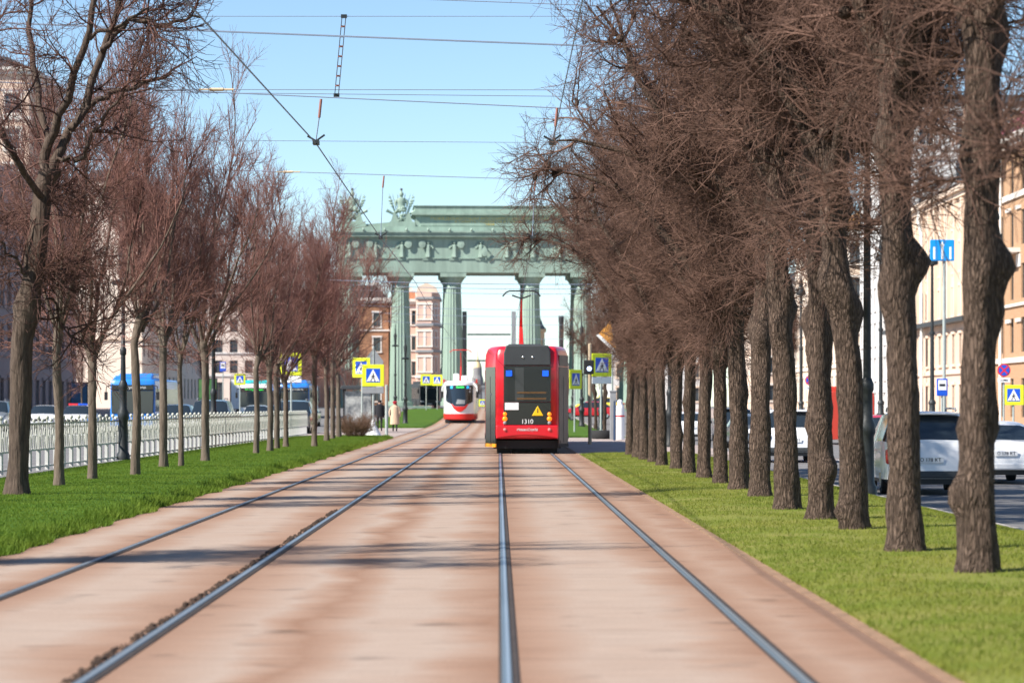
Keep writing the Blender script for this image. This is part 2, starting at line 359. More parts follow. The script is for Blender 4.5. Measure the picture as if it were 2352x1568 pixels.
# ------------------------------------------------------------------ trees
def unit(v): return v / np.maximum(np.linalg.norm(v, axis=-1, keepdims=True), 1e-9)
def grow(p, d, ln, r0, r1, K, wander, trop):
    N = len(p); pts = np.zeros((N, K + 1, 3)); pts[:, 0] = p; d = unit(d); st = (ln / K)[:, None]
    for k in range(K):
        d = unit(d + rng.normal(0, wander, (N, 3)) + np.array([0, 0, trop])); pts[:, k + 1] = pts[:, k] + d * st
    t = np.linspace(0, 1, K + 1)[None, :]
    return pts, r0[:, None] * (1 - t) + r1[:, None] * t
def spawn(pts, n, t0, ang, sd, up=0., t1=1.):
    N, K1, _ = pts.shape; t = t0 + (t1 - t0) * rng.random((N, n)); f = t * (K1 - 1); i = np.minimum(f.astype(int), K1 - 2); f = (f - i)[..., None]
    I = np.arange(N)[:, None]; a, b = pts[I, i], pts[I, i + 1]; p = (a * (1 - f) + b * f).reshape(-1, 3); tan = unit(b - a).reshape(-1, 3)
    q = unit(np.cross(tan, rng.normal(0, 1, tan.shape))); g = np.radians(rng.normal(ang, sd, len(tan)))[:, None]
    d = tan * np.cos(g) + q * np.sin(g); d[:, 2] += up
    return p, unit(d), t.reshape(-1)
def tubes(sets, Sd):
    Vs, Qs, o = [], [], 0
    for pts, r in sets:
        N, K1, _ = pts.shape; ax = unit(pts[:, -1] - pts[:, 0]); ref = np.where(np.abs(ax[:, 2:3]) > .8, np.array([[1., 0, 0]]), np.array([[0., 0, 1]]))
        a = unit(np.cross(ax, ref)); b = np.cross(ax, a); th = np.arange(Sd) * 2 * np.pi / Sd
        ring = a[:, None] * np.cos(th)[None, :, None] + b[:, None] * np.sin(th)[None, :, None]
        V = pts[:, :, None] + ring[:, None] * r[:, :, None, None]; Vs.append(V.reshape(-1, 3))
        n, k, s = np.meshgrid(np.arange(N), np.arange(K1 - 1), np.arange(Sd), indexing='ij'); s2 = (s + 1) % Sd
        idx = lambda kk, ss: (n * K1 + kk) * Sd + ss + o
        Qs.append(np.stack([idx(k, s), idx(k, s2), idx(k + 1, s2), idx(k + 1, s)], -1).reshape(-1, 4)); o += N * K1 * Sd
    return np.concatenate(Vs), np.concatenate(Qs)
def trunk_mesh(path, rad, knobs, seed, n=20):
    """tapered trunk skin along a path with burls: knobs = (t, azimuth, size, spread)"""
    rs = np.random.default_rng(seed); P = np.array(path, float); K = 46
    t = np.linspace(0, 1, len(P)); tt = np.linspace(0, 1, K); C = np.stack([np.interp(tt, t, P[:, i]) for i in range(3)], 1); rr = np.interp(tt, t, rad)
    Ht = P[-1, 2] - P[0, 2]; flare = 1 + .35 * np.exp(-tt * Ht / .13)
    V = []
    ph = rs.random(8) * 6.28
    for k in range(K):
        a = np.arange(n) * 2 * np.pi / n; z = tt[k] * Ht
        r = rr[k] * flare[k] * (1 + .05 * np.sin(3 * a + ph[0] + 1.6 * z) + .04 * np.sin(5 * a + ph[1] - 3 * z) + .045 * np.sin(2 * a + 6 * z + ph[2]) + .03 * np.sin(a + 11 * z + ph[3]) + rs.normal(0, .026, n))
        for (kt, ka, ks, kw) in knobs:
            da = (a - ka + np.pi) % (2 * np.pi) - np.pi
            r = r + ks * np.exp(-((tt[k] - kt) * Ht / kw) ** 2 - (da / .75) ** 2)
        V.append(C[k] + np.stack([r * np.cos(a), r * np.sin(a), 0 * a], 1))
    V = np.concatenate(V); i, s = np.meshgrid(np.arange(K - 1), np.arange(n), indexing='ij'); s2 = (s + 1) % n
    Q = np.stack([i * n + s, i * n + s2, (i + 1) * n + s2, (i + 1) * n + s], -1).reshape(-1, 4)
    return V, Q
def twigs(L1, p, start=2):
    """levels 2-4 of branching on the limbs L1"""
    out = []
    def lv(base, n, t0, ang, sd, up, ln, r0, r1, K, wan, trop, a):
        q, d, t = spawn(base, n, t0, ang, sd, up); l = rng.uniform(ln[0], ln[1], len(q)) * ((.72 + .45 * t - .45 * t ** 3) if len(a) > 11 else (1.15 - .5 * t))
        pts, r = grow(q, d, l, np.full(len(q), r0), np.full(len(q), r1), K, wan, trop); out.append((pts, r)); return pts
    b = L1
    for a in p: b = lv(b, *a[:11], a)
    return out
PR_P = [(15, .06, 50, 18, .05, (.8, 1.9), .027, .008, 5, .20, .03, 1), (11, .06, 48, 24, .0, (.4, 1.2), .0085, .0036, 3, .22, .02), (10, .03, 44, 22, .0, (.15, .55), .0040, .0020, 2, .22, .02)]
PL_P = [(14, .02, 36, 14, .12, (.75, 1.7), .014, .006, 4, .10, .10), (9, .06, 32, 16, .1, (.45, 1.0), .0058, .0032, 3, .13, .07), (7, .05, 34, 18, .05, (.18, .45), .0036, .0020, 2, .16, .05)]
def lime_old(i):
    """old pollarded lime: stout knobbly trunk, spreading limbs, dense spray of twigs"""
    h = [5.0, 4.7, 4.9, 3.5, 3.2, 3.4][i]; hi = i < 3; lean = [(.05, .0), (-.10, .1), (-.28, -.05), (-.05, .1), (.02, .05), (.08, 0)][i]
    path = [(0, 0, -.05), (lean[0] * .2, lean[1] * .3, h * .35), (lean[0], lean[1], h * .7), (lean[0] * .7, lean[1], h)]
    kz = [[(.62, 3.3, .13, .13), (1.15, .3, .05, .10), (1.12, 2.6, .04, .08), (1.3, 4.7, .04, .1), (2.0, .1, .07, .15), (2.35, .15, .15, .16), (2.3, 4.6, .05, .2), (3.2, 3.0, .06, .2), (4.3, .4, .12, .25), (4.6, 3.2, .1, .2)],
          [(.4, 2.8, .03, .12), (2.25, 3.5, .08, .2), (2.5, .1, .19, .17), (2.7, 4.6, .08, .2), (3.6, 2.8, .09, .2), (4.3, 5, .12, .2)],
          [(.22, 3.6, .10, .1), (2.3, .2, .12, .2), (2.6, 3.6, .16, .24), (2.45, 5, .08, .25), (3.4, .3, .12, .2), (4.4, 4, .12, .2)],
          [(1.4, .5, .06, .1), (2.7, 3.2, .15, .2), (3.1, .3, .12, .2)], [(.7, 5.5, .05, .1), (2.2, .3, .12, .2), (2.8, 3, .13, .2)], [(.3, 1.5, .06, .1), (2.4, 3.4, .13, .18), (3, .5, .12, .2)]][i]
    kn = [(z / h, az_, s_, w_) for z, az_, s_, w_ in kz]
    tv, tq = trunk_mesh(path, [.165, .150, .150, .165], kn, i)
    N = 7; az = np.arange(N) * 2 * np.pi / N + rng.normal(0, .3, N); el = np.radians(rng.uniform(50, 76, N) if hi else rng.uniform(58, 78, N)); el[0] = R(84)
    d = np.stack([np.cos(az) * np.cos(el), np.sin(az) * np.cos(el), np.sin(el)], 1)
    top = np.array(path[-1]); p = top + np.stack([np.cos(az) * .08, np.sin(az) * .08, rng.uniform(-1.1, -.05, N)], 1)
    L1 = grow(p, d, rng.uniform(3.6, 5.0, N) + (.0 if hi else .9), rng.uniform(.07, .12, N), np.full(N, .018), 11, .15 if hi else .11, .03 if hi else .012)
    # drooping epicormic shoots low on the trunk
    ne = 9 if hi else 20; q = np.stack([np.full(ne, lean[0]), np.full(ne, lean[1]), rng.uniform(h * (.62 if hi else .72), h, ne)], 1); az = rng.random(ne) * 6.28
    E = grow(q, np.stack([np.cos(az), np.sin(az), rng.uniform(-.25, .7, ne)], 1), rng.uniform(.6, 1.35, ne) * (.6 if hi else .72), np.full(ne, .016), np.full(ne, .006), 5, .16, -.02)
    br = twigs(L1[0], PR_P); ep = twigs(E[0], [PR_P[1], PR_P[2]])
    kp = np.concatenate([spawn(L1[0], 5, .06, 50, 10, t1=.7)[0], spawn(br[0][0], 1, .05, 50, 10, t1=.3)[0][::2]]); kr = rng.uniform(.045, .09, len(kp)); kb = MB()
    for c_, r_ in zip(kp, kr): kb.ball(tuple(c_), r_ * rng.uniform(.8, 1.2), r_ * rng.uniform(.8, 1.2), r_ * rng.uniform(.8, 1.3), 8, 6)
    kq = np.repeat(kp, 9, 0); kd = rng.normal(0, 1, kq.shape) + np.array([0, 0, .35]); T_ = grow(kq, kd, rng.uniform(.3, .9, len(kq)), np.full(len(kq), .0075), np.full(len(kq), .003), 3, .2, .02); br = br + [T_] + twigs(T_[0], [(5, .1, 42, 18, .0, (.15, .4), .0036, .0022, 2, .2, .02)])
    V, Q = tubes([L1], 9)
    mt = npmesh('trunk', np.concatenate([tv, V, np.array(kb.v)]), np.concatenate([tq, Q + len(tv), np.array(kb.f) + len(tv) + len(V)]), BARK, True)
    V, Q = tubes(br + [E] + ep, 3); return mt, npmesh('crown', V, Q, TWIG)
def lime_young(i):
    h = [2.8, 2.5, 3.0, 2.7][i]
    path = [(0, 0, -.05), (rng.normal(0, .03), 0, h * .4), (rng.normal(0, .05), 0, h * .8), (rng.normal(0, .06), 0, h)]
    tv, tq = trunk_mesh(path, [.092, .082, .078, .085], [(.9, 1 + i, .05, .15), (.55, 4, .02, .08)], 40 + i, 14)
    N = 6; az = np.arange(N) * 2 * np.pi / N + rng.normal(0, .3, N); el = np.radians(rng.uniform(52, 76, N)); el[0] = R(86)
    d = np.stack([np.cos(az) * np.cos(el), np.sin(az) * np.cos(el), np.sin(el)], 1)
    p = np.array(path[-1]) + np.stack([np.cos(az) * .03, np.sin(az) * .03, rng.uniform(-.4, -.03, N)], 1)
    ln = rng.uniform(3.2, 4.6, N); ln[0] = 5.4
    L1 = grow(p, d, ln, rng.uniform(.035, .05, N), np.full(N, .009), 9, .10, .09)
    ne = 6; q = np.stack([np.zeros(ne), np.zeros(ne), rng.uniform(h * .75, h, ne)], 1); az = rng.random(ne) * 6.28
    E = grow(q, np.stack([np.cos(az), np.sin(az), rng.uniform(.1, .8, ne)], 1), rng.uniform(.7, 1.5, ne), np.full(ne, .014), np.full(ne, .005), 4, .14, .03)
    br = twigs(L1[0], PL_P); ep = twigs(E[0], [PL_P[1], PL_P[2]])
    V, Q = tubes([L1], 7)
    mt = npmesh('trunk', np.concatenate([tv, V]), np.concatenate([tq, Q + len(tv)]), BARKY, True)
    V, Q = tubes(br + [E] + ep, 3); return mt, npmesh('crown', V, Q, TWIGR)
OLD = [lime_old(i) for i in range(6)]; YNG = [lime_young(i) for i in range(4)]
def tree(name, var, loc, rz, sc, label, group):
    t = thing(name, label, 'tree', loc, rz, group); t.scale = sc
    link('trunk', var[0], t); link('crown', var[1], t); return t
# right row, from the photo's trunk bases
EX = ['with a big round burl near its foot', 'with a knobbly fist of burls', 'with a bulge low down at the grass', '', '', '', '', '', '', '', '', '', '', '', '', '']
for i, (u, v) in enumerate(RB):
    Y = F * (H - .085) / (v - V0)
    lab = '%s rough barked lime of the right row%s' % (ORD[i], ' ' + EX[i] if EX[i] else ' counted from the near end')
    if i == len(RB) - 1: lab = 'farthest lime of the right row, nearest the white striped pillar'
    tree('lime_tree', OLD[i % 3 if i < 6 else 3 + i % 3], (gx(u, Y), Y, .085), [0, 0, 0, 2.2, 0.8, 4.1, 0.1, 3.2, .2, 2.9, .3, 3.3, 0, 3, .2, 2.9][i], (lambda k: (k * (.76 if i > 6 else .92), k, k))([1, 1.02, .98, .95, 1, .97, 1.03, .95, 1, .96, .98, .94, 1, .97, 1, .95][i]), lab, 'old limes along the right edge of the track')
tree('lime_tree', OLD[1], (3.85, 19.0, .085), 1.0, (1, 1, 1), 'lime just right of the frame whose branches hang into the upper right corner', 'old limes along the right edge of the track')
# left row of young trees
LB = [(136, 1117), (212, 1102), (310, 1092), (375, 1074), (416, 1072), (472, 1060), (588, 1042), (620, 1037), (636, 1031), (657, 1027), (722, 1026), (750, 1013), (764, 1008), (778, 1004)]
LS = [.9, .92, .95, 1.0, .8, 1.06, .9, .98, .94, .92, 1.0, 1.04, 1.05, 1.12]
LN = ['slim young tree directly right of the big leaning dark tree', 'slim young tree in front of the pink lit wall', 'young tree standing in front of the blue bus', 'thicker young tree just right of the blue bus',
      'thinnest young trunk, between the blue bus and the ornate lamp post', 'young tree just left of the ornate lamp post with the tallest feathery crown', 'young tree with a low wide fork in front of the turquoise bus',
      'left one of two close young trunks right of the turquoise bus', 'right one of two close young trunks right of the turquoise bus', 'dark thin young tree left of the oncoming dark off-roader',
      'young tree just right of the oncoming dark off-roader', 'third young tree from the far end of the left row', 'second young tree from the far end of the left row', 'last young tree of the left row, beside the brown bush']
for i, (u, v) in enumerate(LB):
    Y = F * (H - .10) / (v - V0)
    t = tree('young_lime_tree', YNG[i % 4], (gx(u, Y), Y, .09), i * 1.7, (LS[i] * (1.0 if i != 4 else .8),) * 2 + (LS[i] * (1.06, 1.08, 1.1, 1.12, 1.15, 1.1, 1.06, 1.02, 1.0, 1.02, 1.02, 1.06, 1.08, 1.1)[i],), LN[i], 'young limes along the left grass bank')
for (x, y, v, lab) in ((-7.5, 24.2, 2, 'young lime left of the frame throwing the dark shadow band across the rails'), (-7.5, 38.5, 1, 'young lime left of the frame next to the leaning dark tree')):
    tree('young_lime_tree', YNG[v] if y != 24.2 else OLD[4], (x, y, .09), y, ((.55, .5, 1.05) if y == 24.2 else (.7, .7, 1.1)), lab, 'young limes along the left grass bank')
# the big dark leaning tree at the left edge
def big_left():
    Y = 41.9; X = gx(40, Y)
    pt = lambda u, v, dy=0: (gx(u, Y) - X, dy, gz(v, Y) - .1)
    path = [pt(40, 1142), pt(44, 1000), pt(50, 780), pt(68, 690), pt(86, 560), pt(102, 430), pt(112, 390)]
    tv, tq = trunk_mesh(path, [.165, .15, .165, .165, .145, .14, .15], [(.48, 3.2, .07, .2), (.42, 0, .03, .2), (.97, 0, .06, .3)], 77)
    limbs = [([pt(108, 420), pt(140, 345), pt(180, 250, .2), pt(230, 100, .4), pt(262, 0, .5), pt(300, -160, .6)], .085, .03),
             ([pt(106, 440), pt(110, 340), pt(150, 250, -.3), pt(205, 110, -.5), pt(250, -40, -.7), pt(262, -180, -.8)], .08, .03),
             ([pt(128, 372), pt(185, 365, -.2), pt(230, 310, -.4), pt(296, 222, -.6)], .045, .02),
             ([pt(160, 300), pt(215, 228, .2), pt(290, 195, .4), pt(384, 158, .5)], .05, .026),
             ([pt(225, 110, .3), pt(290, 42, .3), pt(370, 50, .2), pt(458, 38, .1)], .05, .02),
             ([pt(215, 95, -.3), pt(280, 62, -.4), pt(350, 35, -.6), pt(372, 82, -.7)], .035, .014),
             ([pt(104, 430), pt(96, 330, .5), pt(70, 220, .9), pt(40, 60, 1.3), pt(20, -120, 1.5)], .07, .03),
             ([pt(100, 460), pt(60, 400, -.6), pt(20, 290, -1.0), pt(-10, 120, -1.2), pt(-20, -60, -1.3)], .06, .025),
             ([pt(70, 640), pt(40, 600, -.3), pt(10, 560, -.5), pt(-40, 540, -.7)], .03, .012),
             ([pt(60, 700), pt(110, 690, .3), pt(145, 760, .4), pt(190, 800, .4)], .025, .01)]
    sets = []; K = 14
    for pts, a, b in limbs:
        P = np.array(pts); t = np.linspace(0, 1, len(P)); q = np.linspace(0, 1, K + 1)
        C = np.stack([np.interp(q, t, P[:, k]) for k in range(3)], 1); C[1:-1] += rng.normal(0, .03, (K - 1, 3)); sets.append((C[None], (a + (b - a) * q)[None]))
    base = np.concatenate([s[0] for s in sets])
    br = twigs(base, [(9, .12, 55, 20, .10, (.7, 1.7), .018, .007, 5, .2, .05), (7, .08, 45, 20, .05, (.4, .9), .0070, .004, 3, .2, .03), (6, .05, 42, 18, .0, (.2, .45), .0045, .0026, 2, .2, .02)])
    ne = 18; q = np.array([path[3]]) + (np.array(path[-1]) - np.array(path[3])) * rng.random((ne, 1)); az = rng.random(ne) * 6.28
    E = grow(q, np.stack([np.cos(az), np.sin(az), rng.uniform(-.4, .5, ne)], 1), rng.uniform(.4, 1.2, ne), np.full(ne, .012), np.full(ne, .004), 4, .2, -.02)
    ep = twigs(E[0], [PR_P[1], PR_P[2]])
    t = thing('big_dark_tree', 'big dark leaning tree with forked black limbs at the left edge', 'tree', (X, Y, .1))
    V, Q = tubes(sets, 8)
    link('trunk', npmesh('trunk', np.concatenate([tv, V]), np.concatenate([tq, Q + len(tv)]), BARKD, True), t)
    V, Q = tubes(br + [E] + ep, 3); link('crown', npmesh('crown', V, Q, TWIGD), t)
big_left()
# scattered trees near the gate and on the far pavements
for (x, y, k, s, lab) in ((5.6, 150, 0, .95, 'bare tree behind the yellow signs, right of the ring planter'), (6.0, 175, 2, 1.0, 'bare tree in front of the gate right end'),
                          (-8.2, 158, 1, .9, 'bare tree left of the beige coat walker, in front of the gate left end'),
                          (21, 205, 0, 1.1, 'bare pavement tree before the pale building beyond the right road'), (-31.5, 215, 3, 1.2, 'bare tree on the left pavement behind the blue bus'),
                          (-34.5, 330, 2, 1.3, 'bare tree far down the left pavement beyond the turquoise bus')):
    tree('bare_tree', OLD[k] if x > 0 else YNG[k], (x, y, G(y)), x, (s, s, s), lab, 'bare trees around the gate square').scale = (s * .6, s * .6, s * .9)
# brown leafless bush by the shelter
def bush():
    n = 130; az = rng.random(n) * 6.28; rr = np.sqrt(rng.random(n)) * .3
    p = np.stack([rr * np.cos(az), rr * np.sin(az), 0 * az], 1)
    A = grow(p, np.stack([np.cos(az) * .6, np.sin(az) * .6, rng.uniform(.5, 1.2, n)], 1), rng.uniform(.6, 1.15, n), np.full(n, .008), np.full(n, .003), 5, .15, .02)
    V, Q = tubes([A] + twigs(A[0], [(9, .2, 40, 18, .0, (.2, .5), .004, .002, 3, .2, .02), (4, .2, 40, 18, .0, (.08, .2), .003, .002, 2, .2, .0)]), 3)
    o = link('bush', npmesh('bush', V, Q, M('bush_brown', (.16, .09, .055), .9, var=.3)), None, loc=(gx(815, 122), 122, .08)); o.scale = (1.05, 1.0, 1.0)
    tag(o, 'round brown leafless bush beside the last young trees', 'bush')
bush()
# ------------------------------------------------------------------ the gate
GY = 337.0
gate = thing('triumphal_gate', 'pale green triumphal gate of fluted columns across the tram tracks', 'gate', (-.9, GY, G(GY)), R(3))
HL, HD = 18.15, 4.3
for a_, b_ in ((-19, -7.2), (7.2, 19)): MB().box(a_, b_, -5, 5, -1.5, .25).build('plinth', GATED, gate)
def column_mesh():
    mb = MB(); mb.lathe([(1.45, .25), (1.45, .7), (1.3, .78)], 32)
    prof = [(1.26 - .30 * (t ** 1.5), .78 + 13.2 * t) for t in [k / 12 for k in range(13)]]
    mb.lathe(prof, 40, flute=.075)
    mb.lathe([(.98, 13.98), (1.02, 14.05), (.98, 14.12), (.99, 14.6), (1.05, 14.66), (1.3, 15.05), (1.47, 15.3)], 32)
    mb.box(-1.52, 1.52, -1.52, 1.52, 15.3, 15.8); return mb.mesh('column', GATE)
cm = column_mesh()
for x in (-16.75, -10.72, -4.62, 4.60, 10.66, 16.75):
    for y in (-2.75, 2.75): link('column', cm, gate, smooth=(x < -16 and y < 0), loc=(x, y, 0))
e = MB(); e.box(-HL, HL, -HD, HD, 15.8, 17.4); e.box(-HL - .12, HL + .12, -HD - .12, HD + .12, 17.4, 17.56)
for k in range(-5, 7): e.box(-1.4 + 3.07 * k - .65, -1.4 + 3.07 * k + .65, -HD - .10, -HD + .02, 17.22, 17.397)
e.build('architrave', GATE, gate)
MB().box(-HL + .03, HL - .03, -HD + .03, HD - .03, 17.56, 19.75).build('frieze', GATE, gate)
c = MB()
c.box(-HL - .2, HL + .2, -HD - .2, HD + .2, 19.75, 19.95)
c.box(-HL - .62, HL + .62, -HD - .62, HD + .62, 19.95, 20.22).box(-HL - .72, HL + .72, -HD - .72, HD + .72, 20.22, 20.42).box(-HL - .82, HL + .82, -HD - .82, HD + .82, 20.42, 20.62)
for k in range(-7, 8): c.ball((k * 2.52, -HD - .80, 20.75), .16, .2, .2, 8, 6)
c.build('cornice', GATE, gate)
a = MB().box(-HL + .4, HL - .4, -HD + .5, HD - .5, 20.62, 21.2)
a.prism([(-HL + .4, 21.2), (-9.4, 21.2), (-9.4, 21.95), (-16.5, 21.35)], -HD + 1.2, HD - 1.2).prism([(9.4, 21.2), (HL - .4, 21.2), (16.5, 21.35), (9.4, 21.95)], -HD + 1.2, HD - 1.2)
a.build('attic_base', GATE, gate)
at = MB().box(-9.0, 9.0, -HD + .9, HD - .9, 21.2, 22.42).box(-8.4, 8.4, -HD + .82, -HD + .9, 21.3, 22.36)
at.box(-9.2, 9.2, -HD + .62, HD - .62, 22.42, 22.55).box(-9.45, 9.45, -HD + .35, HD - .35, 22.55, 22.8).box(-9.3, 9.3, -HD + .6, HD - .6, 22.8, 23.0)
at.box(-9.1, 9.1, -HD + .8, HD - .8, 23.0, 23.6).box(-9.25, 9.25, -HD + .65, HD - .65, 23.6, 23.68).build('attic', GATE, gate)
for s, z, sz, w in (('ПОБЕДОНОСНЫМ РОССИЙСКИМ ВОЙСКАМ', 22.12, .42, 13.8), ('В ПАМЯТЬ ПОДВИГОВ В ПЕРСИИ', 21.78, .34, 8.2), ('1838', 21.47, .34, .95)):
    text('inscription', s, sz, GOLD, gate, (-.3, -HD + .81, z), .012, w)
def figure(kind):
    mb = MB()
    mb.lathe([(.40, 0), (.36, .15), (.30, .5), (.27, .85), (.30, 1.15), (.27, 1.4), (.12, 1.52)], 10, sy=.6, flute=.12)
    mb.ball((0, -.05, 1.68), .15, .15, .18, 8, 6)
    for s in (-1, 1):
        mb.tube([(s * .25, 0, 1.38), (s * .48, -.05, 1.15 + (.3 if s == kind else 0)), (s * .58, -.15, 1.0 + (.75 if s == kind else 0))], [.09, .08, .06], 6)
        mb.ball((s * .42, .12, 1.45), .2, .1, .5, 8, 6, Matrix.Rotation(s * -.5, 4, 'Y').to_3x3())
    if kind: mb.lathe([(.05, -.09), (.40, -.02), (.42, .02), (.05, .06)], 14); n = len(mb.v) - 56; mb.v[n:] = [(x * 1 - kind * -.75 if 0 else x + kind * .72, -z * 1.0 - .18, y * 1.1 + 1.5) for x, y, z in mb.v[n:]]
    else: mb.lathe([(.05, -.09), (.34, -.02), (.36, .02), (.05, .06)], 14); n = len(mb.v) - 56; mb.v[n:] = [(x + .42, -z - .3, y * 1.5 + .62) for x, y, z in mb.v[n:]]
    return mb.mesh('relief_figure', GATE)
FG = {k: figure(k) for k in (-1, 0, 1)}
for k in range(-5, 7): link('relief_figure', FG[(1, -1, 1, 0, 1, -1)[(k + 3) % 6]], gate, smooth=(k in (-5, -4, -3, 0)), loc=(-1.4 + 3.07 * k, -HD - .12, 17.58))
def trophy(x, y):
    base = MB().box(-1.6, 1.6, -1.2, 1.2, 0, .35).prism([(-1.6, .35), (1.6, .35), (1.35, .6), (-1.35, .6)], -1.1, 1.1)
    t = base.build('trophy', GATE, gate, loc=(x, y, 21.2))
    m = MB()
    m.lathe([(.35, 1.9), (.55, 2.1), (.42, 2.4), (.52, 2.85), (.58, 3.1), (.5, 3.35), (.18, 3.45), (.16, 3.6)], 12, sy=.75)
    for s in (-1, 1): m.tube([(s * .5, 0, 3.2), (s * .72, -.05, 2.8), (s * .62, -.1, 2.45)], [.2, .17, .12], 8)
    m.build('armour', GATE, t, True)
    MB().ball((0, 0, 3.85), .27, .3, .32, 10, 8).tube([(0, -.1, 4.1), (0, .05, 4.3), (0, .3, 4.2), (0, .42, 3.8)], [.05, .13, .11, .03], 6).build('helmet', GATE, t, True)
    MB().ball((0, -.05, 4.42), .16, .12, .13, 8, 6).build('plume', BRONZE, t, True)
    sp = MB()
    for a in (-.62, -.46, -.2, .2, .46, .62): sp.tube([(a * .6, .25, .8), (a * 2.1, .25, 3.6), (a * 2.35, .25, 4.0)], [.05, .05, .005], 5)
    sp.build('spears', GATE, t)
    for s in (-1, 1):
        st = MB().tube([(s * .7, .1, 1.4), (s * 1.32, .1, 3.2)], .07, 6)
        for q, r in ((2.5, .2), (2.8, .24), (3.1, .27)): st.ball((s * (.7 + .62 * (q - 1.4) / 1.8), .02, q), r, .14, .15, 8, 6)
        st.ball((s * 1.42, .1, 3.5), .13, .1, .14, 6, 5); st.build('standard', GATE, t, True)
    sh = MB()
    rs = random.Random(int(x * 10))
    for k in range(34):
        aa = rs.uniform(0, 6.28); rr = rs.uniform(.1, 1.35) ; z = rs.uniform(.7, 2.3)
        rr *= 1 - .35 * abs(z - 1.5); sh.ball((rr * math.cos(aa), -.3 + .8 * math.sin(aa) * .7, z), rs.uniform(.12, .33), rs.uniform(.12, .3), rs.uniform(.12, .33), 7, 5)
    for s in (-1, 1):
        sh.prism([(s * .35, .6), (s * 1.25, .6), (s * .95, 1.6), (s * .75, 1.7)][::s], -.95, -.55)
        sh.tube([(s * .9, -.2, 1.5), (s * 1.75, -.3, 1.95)], [.12, .2], 8)
    sh.lathe([(.55, .55), (.55, .62)], 14, c=(0, -.85, .45), sy=.3); sh.build('shields', GATE, t, True)
for x in (-16.4, -10.65, 10.65, 16.4): trophy(x, -HD + 1.8)

